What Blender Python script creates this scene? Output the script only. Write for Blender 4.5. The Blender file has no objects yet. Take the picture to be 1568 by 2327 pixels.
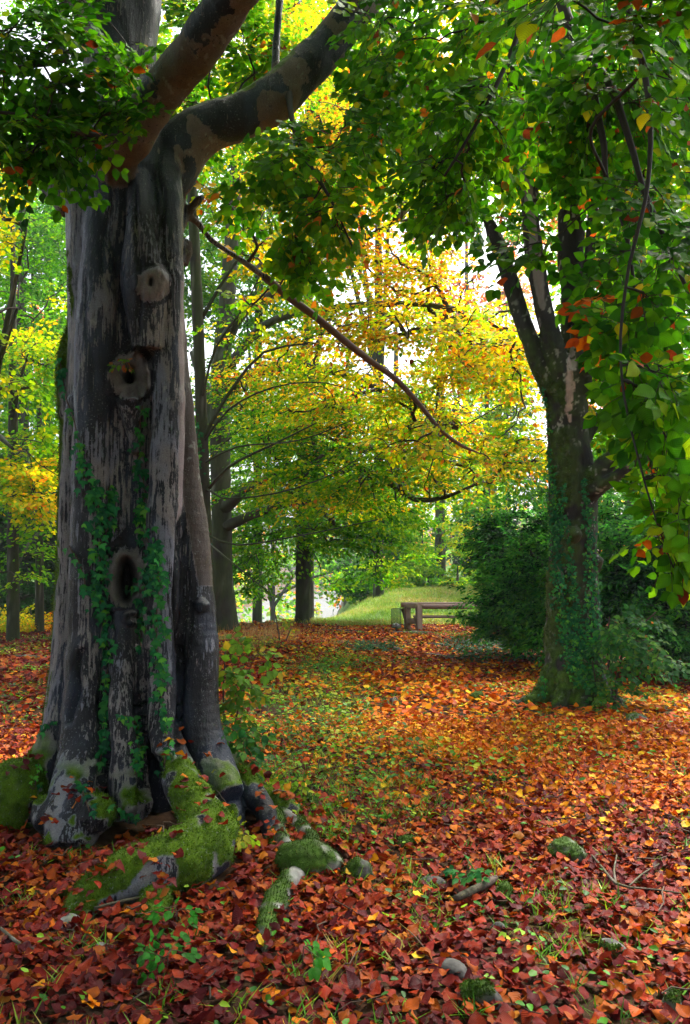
import bpy, math, random
import numpy as np
from mathutils import Vector
from mathutils.bvhtree import BVHTree

R = math.radians
rng = np.random.default_rng(11)
random.seed(5)

# ------------------------------------------------------------------ camera, world, sun, exposure
scene = bpy.context.scene
F = 1800.0            # focal length in pixels of a 1568 x 2326 picture
CAM_H = 1.5
TILT = math.atan((1300 - 1163) / F)
cam_data = bpy.data.cameras.new("camera")
cam = bpy.data.objects.new("camera", cam_data)
scene.collection.objects.link(cam)
cam_data.sensor_fit = 'VERTICAL'
cam_data.sensor_height = 36.0
cam_data.lens = 36.0 * F / 2326.0
cam_data.clip_start = 0.05
cam_data.clip_end = 3000
cam.location = (0, 0, CAM_H)
cam.rotation_euler = (math.pi / 2 + TILT, 0, 0)
scene.camera = cam

SUN_EL, SUN_AZ = R(58), R(34)      # azimuth measured from +Y (view direction) towards +X
world = bpy.data.worlds.new("World")
scene.world = world
world.use_nodes = True
wn, wl = world.node_tree.nodes, world.node_tree.links
bg = wn["Background"]
sky = wn.new("ShaderNodeTexSky")
sky.sky_type = 'NISHITA'
sky.sun_disc = False
sky.sun_elevation = SUN_EL
sky.sun_rotation = SUN_AZ
sky.air_density = 1.0
sky.dust_density = 6.0
sky.ozone_density = 1.0
hs = wn.new("ShaderNodeHueSaturation")
hs.inputs["Saturation"].default_value = 0.5
wl.new(sky.outputs[0], hs.inputs["Color"])
wl.new(hs.outputs[0], bg.inputs[0])
bg.inputs[1].default_value = 0.15

sd = bpy.data.lights.new("sun", 'SUN')
sd.energy = 3.0
sd.angle = R(14)
sd.color = (1.0, 0.93, 0.82)
sun = bpy.data.objects.new("sun", sd)
scene.collection.objects.link(sun)
sdir = Vector((math.sin(SUN_AZ) * math.cos(SUN_EL), math.cos(SUN_AZ) * math.cos(SUN_EL), math.sin(SUN_EL)))
sun.rotation_euler = (-sdir).to_track_quat('-Z', 'Y').to_euler()
sun.location = (0, 0, 30)

scene.view_settings.view_transform = 'Standard'
scene.view_settings.look = 'None'
scene.view_settings.exposure = 1.66
scene.view_settings.gamma = 1.0
scene.render.engine = 'CYCLES'
scene.cycles.max_bounces = 8
scene.cycles.diffuse_bounces = 4
scene.cycles.glossy_bounces = 2
scene.cycles.transmission_bounces = 6
scene.cycles.volume_bounces = 0
scene.cycles.caustics_reflective = False
scene.cycles.caustics_refractive = False
scene.cycles.use_denoising = True
scene.cycles.use_adaptive_sampling = True
scene.cycles.adaptive_threshold = 0.02

# ------------------------------------------------------------------ helpers
CT, ST = math.cos(TILT), math.sin(TILT)

def at(x, y, Y):
    """world point seen at picture pixel (x, y) whose distance along the ground is Y"""
    dx, dy = (x - 784.0) / F, (1163.0 - y) / F
    fy, fz = CT - dy * ST, ST + dy * CT
    return np.array([dx / fy * Y, Y, CAM_H + fz / fy * Y])

def px(r, Y):
    return r * Y / F

def smooth(a, b, x):
    t = np.clip((x - a) / (b - a), 0, 1)
    return t * t * (3 - 2 * t)

def _hash(i, j, k, s):
    h = (i.astype(np.int64) * 374761393 + j.astype(np.int64) * 668265263 + k.astype(np.int64) * 2147483647 + s * 1274126177) & 0xFFFFFFFF
    h = ((h ^ (h >> 13)) * 1274126177) & 0xFFFFFFFF
    h = h ^ (h >> 16)
    return (h & 0xFFFF) / 32767.5 - 1.0

def vnoise(p, seed=0):
    f = np.floor(p)
    t = p - f
    t = t * t * (3 - 2 * t)
    i, j, k = f[:, 0].astype(np.int64), f[:, 1].astype(np.int64), f[:, 2].astype(np.int64)
    out = 0
    for a in (0, 1):
        for b in (0, 1):
            for c in (0, 1):
                w = (t[:, 0] if a else 1 - t[:, 0]) * (t[:, 1] if b else 1 - t[:, 1]) * (t[:, 2] if c else 1 - t[:, 2])
                out = out + w * _hash(i + a, j + b, k + c, seed)
    return out

def fbm(p, o=4, seed=0, gain=0.5):
    s, a, n = 0, 1.0, 0
    for q in range(o):
        s = s + a * vnoise(p * (2.03 ** q) + q * 17.3, seed + q * 7)
        n += a
        a *= gain
    return s / n

def unit(v):
    return v / np.maximum(np.linalg.norm(v, axis=-1, keepdims=True), 1e-9)

def link(o, parent=None):
    scene.collection.objects.link(o)
    if parent is not None:
        o.parent = parent
        o.matrix_parent_inverse = parent.matrix_world.inverted() if parent.type != 'EMPTY' else __import__('mathutils').Matrix.Translation(-parent.location)
    return o

def tag(o, label=None, cat=None, group=None, kind=None):
    if label: o["label"] = label
    if cat: o["category"] = cat
    if group: o["group"] = group
    if kind: o["kind"] = kind
    return o

def thing(name, loc, label, cat, group=None):
    o = bpy.data.objects.new(name, None)
    o.empty_display_size = 0.2
    o.location = [float(a) for a in loc]
    link(o)
    return tag(o, label, cat, group)

def mesh(name, V, quads=None, tris=None, mat=None, parent=None, col=None, uv=None, shade=True, dk=None):
    V = np.asarray(V, dtype=np.float32)
    me = bpy.data.meshes.new(name)
    nq = 0 if quads is None else len(quads)
    nt = 0 if tris is None else len(tris)
    idx = []
    if nq: idx.append(np.asarray(quads, dtype=np.int32).ravel())
    if nt: idx.append(np.asarray(tris, dtype=np.int32).ravel())
    idx = np.concatenate(idx)
    me.vertices.add(len(V)); me.vertices.foreach_set("co", V.ravel())
    me.loops.add(len(idx)); me.loops.foreach_set("vertex_index", idx)
    me.polygons.add(nq + nt)
    tot = np.concatenate([np.full(nq, 4, np.int32), np.full(nt, 3, np.int32)])
    st = np.concatenate([[0], np.cumsum(tot)[:-1]]).astype(np.int32)
    me.polygons.foreach_set("loop_start", st)
    me.polygons.foreach_set("loop_total", tot)
    if shade: me.polygons.foreach_set("use_smooth", np.ones(nq + nt, dtype=bool))
    me.update(calc_edges=True)
    if col is not None:
        c = np.ones((len(V), 4), np.float32); c[:, :col.shape[1]] = col
        a = me.color_attributes.new("Col", 'FLOAT_COLOR', 'POINT')
        a.data.foreach_set("color", c.ravel())
    if dk is not None:
        a = me.color_attributes.new("Dk", 'FLOAT_COLOR', 'POINT'); a.data.foreach_set("color", np.asarray(dk, np.float32).ravel())
    if uv is not None:
        u = me.uv_layers.new(name="uv")
        u.data.foreach_set("uv", np.asarray(uv, np.float32)[idx].ravel())
    if mat is not None: me.materials.append(mat)
    o = bpy.data.objects.new(name, me)
    return link(o, parent)

class MB:
    """collects shapes and links them as one mesh"""
    def __init__(s): s.v, s.q, s.t, s.c, s.n = [], [], [], [], 0
    def add(s, V, q=None, t=None, col=(.5, .5, .5)):
        V = np.asarray(V, float)
        if q is not None and len(q): s.q.append(np.asarray(q, np.int64) + s.n)
        if t is not None and len(t): s.t.append(np.asarray(t, np.int64) + s.n)
        c = np.asarray(col, float)
        if c.ndim == 1: c = np.tile(c, (len(V), 1))
        s.v.append(V); s.c.append(c); s.n += len(V)
    def tube(s, P, rad, sides=8, col=(.5, .5, .5), caps=True, bump=0.0, seed=0):
        P = np.asarray(P, float); rad = np.broadcast_to(np.asarray(rad, float), (len(P),))
        T = unit(np.gradient(P, axis=0))
        n = np.cross(T[0], [0.3, 0.2, 1.0]);
        if np.linalg.norm(n) < 1e-3: n = np.cross(T[0], [1, 0, 0])
        n = n / np.linalg.norm(n)
        N = []
        for t in T:
            n = n - t * np.dot(n, t); n = n / max(np.linalg.norm(n), 1e-9); N.append(n)
        N = np.array(N); B = np.cross(T, N)
        a = np.linspace(0, 2 * np.pi, sides, endpoint=False)
        V = P[:, None] + rad[:, None, None] * (np.cos(a)[None, :, None] * N[:, None] + np.sin(a)[None, :, None] * B[:, None])
        V = V.reshape(-1, 3)
        if bump:
            d = V - np.repeat(P, sides, 0)
            V = V + d * (bump * fbm(V / (np.mean(rad) * 1.4), 3, seed))[:, None]
        m = len(P); i = np.arange(m - 1)[:, None] * sides; j = np.arange(sides)[None]; j2 = (j + 1) % sides
        q = np.stack([i + j, i + j2, i + sides + j2, i + sides + j], -1).reshape(-1, 4)
        tr = None
        if caps:
            V = np.vstack([V, P[0], P[-1]]); k = m * sides; jj = np.arange(sides); j3 = (jj + 1) % sides
            tr = np.vstack([np.stack([np.full(sides, k), j3, jj], -1), np.stack([np.full(sides, k + 1), jj + (m - 1) * sides, j3 + (m - 1) * sides], -1)])
        s.add(V, q, tr, col)
    def box(s, c, size, rot=None, col=(.5, .5, .5), bev=0.0):
        h = np.array(size) / 2.0
        b = min(bev, h.min() * 0.9)
        if b <= 0:
            V = np.array([[x, y, z] for x in (-1, 1) for y in (-1, 1) for z in (-1, 1)]) * h
            q = [[0, 1, 3, 2], [4, 6, 7, 5], [0, 4, 5, 1], [2, 3, 7, 6], [0, 2, 6, 4], [1, 5, 7, 3]]
            t = None
        else:                                   # chamfered box
            V = []; key = {}
            for sx in (-1, 1):
                for sy in (-1, 1):
                    for sz in (-1, 1):
                        for ax in range(3):
                            p = np.array([sx, sy, sz]) * (h - b); p[ax] = (sx, sy, sz)[ax] * h[ax]
                            key[(sx, sy, sz, ax)] = len(V); V.append(p)
            V = np.array(V); q = []; t = []
            for ax in range(3):
                u, w = [(1, 2), (2, 0), (0, 1)][ax]
                for sg in (-1, 1):
                    f = []
                    for (a, c2) in ((-1, -1), (1, -1), (1, 1), (-1, 1)):
                        k = [0, 0, 0]; k[ax] = sg; k[u] = a; k[w] = c2; f.append(key[(*k, ax)])
                    q.append(f if sg > 0 else f[::-1])
                for a in (-1, 1):
                    for c2 in (-1, 1):
                        k0 = [0, 0, 0]; k1 = [0, 0, 0]
                        k0[u] = k1[u] = a; k0[w] = k1[w] = c2; k0[ax] = -1; k1[ax] = 1
                        f = [key[(*k0, u)], key[(*k1, u)], key[(*k1, w)], key[(*k0, w)]]
                        q.append(f)
            for sx in (-1, 1):
                for sy in (-1, 1):
                    for sz in (-1, 1): t.append([key[(sx, sy, sz, a)] for a in range(3)])
        if rot is not None: V = V @ np.array(rot).T
        s.add(V + np.array(c), q, t, col)
    def build(s, name, mat, parent=None, shade=True):
        return mesh(name, np.vstack(s.v), np.vstack(s.q) if s.q else None, np.vstack(s.t) if s.t else None, mat, parent, np.vstack(s.c), shade=shade)

def rotz(a):
    c, s = math.cos(a), math.sin(a)
    return np.array([[c, -s, 0], [s, c, 0], [0, 0, 1]])

def spline(P, step):
    """Catmull-Rom through the rows of P (any number of columns), about `step` apart"""
    P = np.asarray(P, float)
    if len(P) < 3:
        n = max(2, int(np.linalg.norm((P[1] - P[0])[:3]) / step) + 1)
        return P[0] + (P[1] - P[0]) * np.linspace(0, 1, n)[:, None]
    Q = np.vstack([2 * P[0] - P[1], P, 2 * P[-1] - P[-2]])
    out = []
    for i in range(1, len(Q) - 2):
        a, b, c, d = Q[i - 1], Q[i], Q[i + 1], Q[i + 2]
        n = max(1, int(np.linalg.norm((c - b)[:3]) / step))
        t = np.linspace(0, 1, n, endpoint=False)[:, None]
        out.append(0.5 * (2 * b + (c - a) * t + (2 * a - 5 * b + 4 * c - d) * t ** 2 + (3 * b - a - 3 * c + d) * t ** 3))
    out.append(Q[-2][None])
    return np.vstack(out)

def path(rows, step=0.05):
    """rows of (px x, px y, px radius, Y) -> points, radii in metres"""
    A = np.array([[*at(x, y, Y), px(r, Y)] for x, y, r, Y in rows])
    A = spline(A, step)
    return A[:, :3], np.maximum(A[:, 3], 0.002)

# ------------------------------------------------------------------ materials
def nodemat(name):
    m = bpy.data.materials.new(name); m.use_nodes = True
    n, l = m.node_tree.nodes, m.node_tree.links
    return m, n, l, n["Principled BSDF"], n["Material Output"]

def noise_node(n, l, scale, detail=4, rough=0.55, sc=(1, 1, 1), coord='Object'):
    tc = n.new("ShaderNodeTexCoord"); mp = n.new("ShaderNodeMapping"); mp.inputs["Scale"].default_value = sc
    t = n.new("ShaderNodeTexNoise"); t.inputs["Scale"].default_value = scale; t.inputs["Detail"].default_value = detail; t.inputs["Roughness"].default_value = rough
    l.new(tc.outputs[coord], mp.inputs[0]); l.new(mp.outputs[0], t.inputs["Vector"])
    return t

def mat_leaf(name, trans=0.45, rough=0.45, spec=0.4, veins=False, tint=(1.18, 1.12, .75)):
    m, n, l, p, out = nodemat(name)
    a = n.new("ShaderNodeAttribute"); a.attribute_name = "Col"
    src = a.outputs["Color"]
    if veins:
        uv = n.new("ShaderNodeUVMap"); uv.uv_map = "uv"
        sp = n.new("ShaderNodeSeparateXYZ"); l.new(uv.outputs[0], sp.inputs[0])
        ab = n.new("ShaderNodeMath"); ab.operation = 'ABSOLUTE'; l.new(sp.outputs[1], ab.inputs[0])
        mu = n.new("ShaderNodeMath"); mu.operation = 'MULTIPLY_ADD'; l.new(ab.outputs[0], mu.inputs[0]); mu.inputs[1].default_value = -0.9; l.new(sp.outputs[0], mu.inputs[2])
        sn = n.new("ShaderNodeMath"); sn.operation = 'MULTIPLY'; l.new(mu.outputs[0], sn.inputs[0]); sn.inputs[1].default_value = 62.0
        s2 = n.new("ShaderNodeMath"); s2.operation = 'SINE'; l.new(sn.outputs[0], s2.inputs[0])
        mr = n.new("ShaderNodeMapRange"); mr.inputs["From Min"].default_value = 0.55; mr.inputs["From Max"].default_value = 1.0
        mr.inputs["To Min"].default_value = 1.0; mr.inputs["To Max"].default_value = 0.72; l.new(s2.outputs[0], mr.inputs[0])
        mx = n.new("ShaderNodeVectorMath"); mx.operation = 'SCALE'; l.new(src, mx.inputs[0]); l.new(mr.outputs[0], mx.inputs["Scale"])
        src = mx.outputs[0]
        bp = n.new("ShaderNodeBump"); bp.inputs["Strength"].default_value = 0.35; bp.inputs["Distance"].default_value = 0.002
        l.new(s2.outputs[0], bp.inputs["Height"]); l.new(bp.outputs[0], p.inputs["Normal"])
    l.new(src, p.inputs["Base Color"])
    p.inputs["Roughness"].default_value = rough
    p.inputs["Specular IOR Level"].default_value = spec
    tr = n.new("ShaderNodeBsdfTranslucent")
    tm = n.new("ShaderNodeMix"); tm.data_type = 'RGBA'; tm.blend_type = 'MULTIPLY'; tm.inputs[0].default_value = 1.0
    l.new(src, tm.inputs[6]); tm.inputs[7].default_value = (*tint, 1)
    l.new(tm.outputs[2], tr.inputs["Color"])
    mix = n.new("ShaderNodeMixShader"); mix.inputs[0].default_value = trans
    l.new(p.outputs[0], mix.inputs[1]); l.new(tr.outputs[0], mix.inputs[2]); l.new(mix.outputs[0], out.inputs[0])
    return m

def mat_vcol(name, rough=0.8, spec=0.3, bump=0.0, bscale=40, sc=(1, 1, 1), alpha_rough=False, dist=0.01, var=0.0, bscale2=None):
    m, n, l, p, out = nodemat(name)
    a = n.new("ShaderNodeAttribute"); a.attribute_name = "Col"
    src = a.outputs["Color"]
    if var:
        t = noise_node(n, l, bscale * 1.3, 5, 0.65, sc)
        mr = n.new("ShaderNodeMapRange"); mr.inputs["From Min"].default_value = 0.3; mr.inputs["From Max"].default_value = 0.7
        mr.inputs["To Min"].default_value = 1 - var; mr.inputs["To Max"].default_value = 1 + var; l.new(t.outputs[0], mr.inputs[0])
        mx = n.new("ShaderNodeVectorMath"); mx.operation = 'SCALE'; l.new(src, mx.inputs[0]); l.new(mr.outputs[0], mx.inputs["Scale"])
        src = mx.outputs[0]
    l.new(src, p.inputs["Base Color"])
    p.inputs["Roughness"].default_value = rough
    if alpha_rough: l.new(a.outputs["Alpha"], p.inputs["Roughness"])
    p.inputs["Specular IOR Level"].default_value = spec
    if bump:
        t = noise_node(n, l, bscale, 6, 0.65, sc)
        b = n.new("ShaderNodeBump"); b.inputs["Strength"].default_value = bump; b.inputs["Distance"].default_value = dist
        l.new(t.outputs[0], b.inputs["Height"]); nrm = b.outputs[0]
        if bscale2:
            t2 = noise_node(n, l, bscale2, 4, 0.6, (1, 1, 1))
            b2 = n.new("ShaderNodeBump"); b2.inputs["Strength"].default_value = bump; b2.inputs["Distance"].default_value = dist * 0.5
            l.new(t2.outputs[0], b2.inputs["Height"]); l.new(nrm, b2.inputs["Normal"]); nrm = b2.outputs[0]
        l.new(nrm, p.inputs["Normal"])
    return m

def mat_bark(name):
    """pale bark broken by dark wet streaks: the colours and their balance come with the mesh, the fine pattern from noise"""
    m, n, l, p, out = nodemat(name)
    a = n.new("ShaderNodeAttribute"); a.attribute_name = "Col"; b = n.new("ShaderNodeAttribute"); b.attribute_name = "Dk"
    def math_(op, x, y=None, c=None):
        q = n.new("ShaderNodeMath"); q.operation = op
        for i, v in enumerate((x, y, c)):
            if v is None: continue
            if isinstance(v, (int, float)): q.inputs[i].default_value = v
            else: l.new(v, q.inputs[i])
        return q.outputs[0]
    s1 = noise_node(n, l, 62, 4, .6, (1, 1, .05)); s2 = noise_node(n, l, 130, 3, .5, (1, 1, .05)); s3 = noise_node(n, l, 46, 8, .76, (1, 1, .6)); s4 = noise_node(n, l, 160, 4, .7)
    t = math_('MULTIPLY_ADD', math_('SUBTRACT', s1.outputs[0], .5), 2.3, b.outputs["Alpha"])
    t = math_('MULTIPLY_ADD', math_('SUBTRACT', s2.outputs[0], .5), 1.3, t)
    t = math_('MULTIPLY_ADD', math_('SUBTRACT', s3.outputs[0], .5), 1.5, t)
    k = n.new("ShaderNodeMapRange"); k.interpolation_type = 'SMOOTHSTEP'; k.inputs["From Min"].default_value = -.07; k.inputs["From Max"].default_value = .13; l.new(t, k.inputs[0])
    mx = n.new("ShaderNodeMix"); mx.data_type = 'RGBA'; l.new(k.outputs[0], mx.inputs[0]); l.new(b.outputs["Color"], mx.inputs[6]); l.new(a.outputs["Color"], mx.inputs[7])
    mr = n.new("ShaderNodeMapRange"); mr.inputs["From Min"].default_value = .3; mr.inputs["From Max"].default_value = .7; mr.inputs["To Min"].default_value = .68; mr.inputs["To Max"].default_value = 1.35; l.new(s4.outputs[0], mr.inputs[0])
    s5 = noise_node(n, l, 95, 3, .5); s6 = noise_node(n, l, 9, 3, .6)
    sp = n.new("ShaderNodeMapRange"); sp.inputs["From Min"].default_value = .66; sp.inputs["From Max"].default_value = .70; sp.inputs["To Max"].default_value = .55; l.new(math_('MULTIPLY_ADD', math_('SUBTRACT', s6.outputs[0], .5), .35, s5.outputs[0]), sp.inputs[0])
    li = n.new("ShaderNodeMix"); li.data_type = 'RGBA'; l.new(sp.outputs[0], li.inputs[0]); l.new(mx.outputs[2], li.inputs[6]); li.inputs[7].default_value = (.27, .29, .28, 1)
    mx = li
    sc_ = n.new("ShaderNodeVectorMath"); sc_.operation = 'SCALE'; l.new(mx.outputs[2], sc_.inputs[0]); l.new(mr.outputs[0], sc_.inputs["Scale"]); l.new(sc_.outputs[0], p.inputs["Base Color"])
    ro = math_('MULTIPLY_ADD', k.outputs[0], .22, math_('SUBTRACT', a.outputs["Alpha"], .2)); l.new(ro, p.inputs["Roughness"])
    p.inputs["Specular IOR Level"].default_value = .3
    h = math_('MULTIPLY_ADD', s3.outputs[0], .9, math_('MULTIPLY', s4.outputs[0], .35)); h = math_('MULTIPLY_ADD', k.outputs[0], .35, h); h = math_('MULTIPLY_ADD', s1.outputs[0], .6, h)
    bp = n.new("ShaderNodeBump"); bp.inputs["Strength"].default_value = .85; bp.inputs["Distance"].default_value = .010; l.new(h, bp.inputs["Height"]); l.new(bp.outputs[0], p.inputs["Normal"])
    return m
M_BARK = mat_bark("beech_bark")
M_BARK_FAR = mat_vcol("dark_bark", 0.8, 0.3, 0.6, 14, (1, 1, 0.25), dist=0.03, var=0.25)
M_TWIG = mat_vcol("twig_bark", 0.75, 0.3)
M_LEAF_NEAR = mat_leaf("leaf_near", 0.58, 0.45, 0.18, veins=True)
M_LEAF = mat_leaf("leaf_crown", 0.62, 0.55, 0.10)
M_LITTER_NEAR = mat_leaf("fallen_leaf_near", 0.10, 0.40, 0.11, veins=True)
M_LITTER = mat_leaf("fallen_leaf", 0.12, 0.5, 0.06)
M_GRASS = mat_leaf("grass_blade", 0.35, 0.5, 0.3)
M_IVY = mat_leaf("ivy_leaf", 0.25, 0.55, 0.12)
M_STONE = mat_vcol("stone", 0.85, 0.3, 0.8, 22, dist=0.01, var=0.3)
M_WOOD = mat_vcol("weathered_wood", 0.75, 0.3, 0.6, 30, (6, 0.6, 6), dist=0.004, var=0.3)
M_METAL = mat_vcol("painted_wire", 0.5, 0.5)
M_PLASTIC = mat_vcol("crumpled_litter", 0.5, 0.4)
# ------------------------------------------------------------------ leaves
_ts = np.array([0, .1, .27, .47, .68, .87, 1.0]); _ws = np.array([0, .17, .33, .36, .27, .12, 0])
def _tmpl_hi():
    T = list(_ts) + list(_ts[1:6]) * 2
    W = [0.0] * 7 + list(_ws[1:6]) + list(-_ws[1:6])
    q, t = [], []
    for sd_, off in ((0, 7), (1, 12)):
        g = lambda i: off + i - 1
        def Q(a, b, c, d): q.append([a, b, c, d] if sd_ == 0 else [d, c, b, a])
        def T3(a, b, c): t.append([a, b, c] if sd_ == 0 else [c, b, a])
        T3(0, 1, g(1))
        for i in range(1, 5): Q(i, i + 1, g(i + 1), g(i))
        T3(5, 6, g(5))
    return np.array(T), np.array(W), np.array(q), np.array(t)
_tmpl_mid = (np.array([0, 1.0, .3, .7, .7, .3]), np.array([0, 0, .33, .27, -.27, -.33]), np.array([[0, 1, 3, 2], [0, 5, 4, 1]]), None)
_tmpl_lo = (np.array([0, .5, 1.0, .5]), np.array([0, .4, 0, -.4]), np.array([[0, 3, 2, 1]]), None)
_tmpl_frond = (np.array([0, .35, 1.0, .35]), np.array([0, .16, 0, -.16]), np.array([[0, 3, 2, 1]]), None)
_iv = np.array([[0, 0], [.12, -.38], [.42, -.52], [.42, -.22], [1.0, 0], [.42, .22], [.42, .52], [.12, .38]])
_tmpl_ivy = (np.r_[_iv[:, 0], .3], np.r_[_iv[:, 1], 0], None, np.array([[8, i, (i + 1) % 8] for i in range(8)]))
TEMPL = {'hi': _tmpl_hi(), 'mid': _tmpl_mid, 'lo': _tmpl_lo, 'frond': _tmpl_frond, 'ivy': _tmpl_ivy}

class Leaves:
    def __init__(s): s.p, s.d, s.n, s.s, s.c = [], [], [], [], []
    def add(s, p, d, n, size, col):
        s.p.append(np.atleast_2d(p)); s.d.append(np.atleast_2d(d)); s.n.append(np.atleast_2d(n))
        k = len(s.p[-1]); s.s.append(np.broadcast_to(size, (k,)).astype(float)); s.c.append(np.broadcast_to(col, (k, 3)).astype(float))
    def count(s): return sum(len(a) for a in s.p)
    def build(s, name, kind, mat, parent=None, fold=(0.1, 0.5), curl=(-.35, .25), wavy=0.05, wide=1.0, seed=1):
        r = np.random.default_rng(seed)
        P, D, N, S, C = (np.concatenate(a) for a in (s.p, s.d, s.n, s.s, s.c))
        D = unit(D); N = N - D * (N * D).sum(1, keepdims=True); N = unit(N); B = np.cross(N, D)
        T, W, q, t = TEMPL[kind]
        k = len(T); n = len(P)
        W = W * wide
        fo = r.uniform(*fold, n)[:, None]; cu = r.uniform(*curl, n)[:, None]; tw = r.uniform(-.3, .3, n)[:, None]
        wd = r.uniform(.85, 1.15, n)[:, None]
        tt = np.broadcast_to(T, (n, k)); ww = W[None] * wd
        zz = fo * np.abs(ww) + cu * tt ** 2 + tw * ww * tt
        if kind == 'hi': zz = zz + wavy * np.sin(tt * 9 + r.uniform(0, 6, n)[:, None]) * np.abs(ww) * 3
        bend = r.uniform(-.12, .12, n)[:, None]
        ww2 = ww + bend * tt * tt
        V = P[:, None] + S[:, None, None] * (tt[..., None] * D[:, None] + ww2[..., None] * B[:, None] + zz[..., None] * N[:, None])
        col = np.repeat(C, k, 0).reshape(n, k, 3)
        if kind == 'hi':
            mid = (np.abs(W) < 1e-6)[None, :, None]
            col = np.where(mid, col * 1.25, col * 0.97)
            edge = r.random((n, k))[..., None]
            col = col * (0.88 + 0.24 * edge)
        elif kind == 'ivy':
            cc = np.ones(k); cc[8] = 1.25; col = col * cc[None, :, None]
        off = (np.arange(n) * k)[:, None, None]
        qs = (off + q[None]).reshape(-1, 4) if q is not None else None
        tr = (off + t[None]).reshape(-1, 3) if t is not None else None
        uv = None
        if kind == 'hi': uv = np.stack([tt, np.broadcast_to(W, (n, k))], -1).reshape(-1, 2)
        return mesh(name, V.reshape(-1, 3), qs, tr, mat, parent, col.reshape(-1, 3), uv=uv, shade=(kind in ('hi', 'ivy')))

def pick(pal, w, t, r, jitter=0.18):
    """pal (k,3) colours, w (k,) weights, t (n,) in 0..1 a slowly varying selector; mixes noise and randomness"""
    pal = np.array(pal, float); w = np.array(w, float); c = np.cumsum(w / w.sum())
    i = np.minimum(np.searchsorted(c, np.clip(t, 0, .9999)), len(pal) - 1)
    col = pal[i]
    return np.clip(col * r.uniform(1 - jitter, 1 + jitter, (len(t), 1)) * (1 + r.uniform(-.1, .1, (len(t), 3))), 0, 1)

# ------------------------------------------------------------------ branching crowns
def branching(limbs, sites, r, tip=0.004, power=0.45, pathw=0.28, wig=0.16, maxr=0.2):
    """grows twigs from the limb nodes to every site; returns tubes [(pts, radii)] and the direction each site is reached from"""
    ln = np.vstack([l for l in limbs])
    N = [ln]; par = [-1] * len(ln); plen = [0.0] * len(ln)
    nodes = np.empty((len(ln) + 3 * len(sites), 3)); nodes[:len(ln)] = ln
    L = np.zeros(len(nodes)); cnt = len(ln)
    parent = np.full(len(nodes), -1)
    ns = len(sites)
    best = np.full(ns, 1e9); bi = np.zeros(ns, int)
    def upd(lo, hi):
        nonlocal best, bi
        d = np.linalg.norm(sites[:, None] - nodes[None, lo:hi], axis=2) + pathw * L[None, lo:hi]
        j = d.argmin(1); v = d[np.arange(ns), j]
        m = v < best
        best = np.where(m, v, best); bi = np.where(m, j + lo, bi)
    for a in range(0, len(ln), 200): upd(a, min(a + 200, len(ln)))
    alive = np.ones(ns, bool); tipnode = np.zeros(ns, int)
    for _ in range(ns):
        s = int(np.where(alive, best, 1e9).argmin()); alive[s] = False
        a = bi[s]; A = nodes[a]; Bp = sites[s]; d = np.linalg.norm(Bp - A)
        prev = a; lo = cnt
        for f in (0.36, 0.72, 1.0):
            q = A + (Bp - A) * f
            if f < 1: q = q + r.normal(0, wig * d * .4, 3) * [1, 1, .7] + [0, 0, .10 * d * math.sin(math.pi * f)]
            nodes[cnt] = q; parent[cnt] = prev; L[cnt] = L[prev] + np.linalg.norm(q - nodes[prev]); prev = cnt; cnt += 1
        tipnode[s] = prev
        upd(lo, cnt)
    count = np.zeros(cnt)
    for t in tipnode: count[t] += 1
    for i in range(cnt - 1, len(ln) - 1, -1):
        if parent[i] >= 0: count[parent[i]] += count[i]
    kids = {}
    for i in range(len(ln), cnt): kids.setdefault(int(parent[i]), []).append(i)
    rad = lambda i: min(maxr, tip * max(count[i], 1) ** power)
    tubes = []
    stack = [(p, k) for p in list(kids) if p < len(ln) for k in kids[p]]
    while stack:
        p, k = stack.pop()
        pts = [nodes[p], nodes[k]]; rr = [rad(k), rad(k)]
        while k in kids:
            ch = sorted(kids[k], key=lambda c: -count[c])
            for c in ch[1:]: stack.append((k, c))
            k = ch[0]; pts.append(nodes[k]); rr.append(rad(k))
        A = np.c_[np.array(pts), np.array(rr)]
        tubes.append(A)
    dirs = unit(nodes[tipnode] - nodes[parent[tipnode]])
    return tubes, dirs

def build_tubes(mb, tubes, col, step=0.25, thick=0.01):
    for A in tubes:
        ln = np.linalg.norm(np.diff(A[:, :3], axis=0), axis=1).sum()
        B = spline(A, max(step, ln / 40)) if len(A) > 2 else A
        rmax = B[:, 3].max()
        mb.tube(B[:, :3], np.maximum(B[:, 3], 0.0015), 3 if rmax < thick else (5 if rmax < thick * 3 else 7), col, caps=False)

def ell_sites(ells, n, r, clump=1.4, thr=-0.15, seed=3, zf=1.0):
    """ells: (px x, px y, px rx, px ry, Y, depth radius) -> sites; clumpy"""
    w = np.array([e[2] * e[3] * (e[4] ** 2) * e[5] for e in ells], float) ** .8
    out = []; tries = 0
    while len(out) < n:
        tries += 1
        e = ells[r.choice(len(ells), p=w / w.sum())]
        v = r.normal(0, 1, 3); v = v / np.linalg.norm(v) * r.random() ** (1 / 3)
        Y = e[4] + v[1] * e[5]
        p = at(e[0], e[1], e[4]); p = p + [v[0] * px(e[2], e[4]), v[1] * e[5], v[2] * px(e[3], e[4])]
        if tries > 30 * n or vnoise(p[None] * [clump, clump, clump * zf], seed)[0] > thr: out.append(p)
    return np.array(out)

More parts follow.
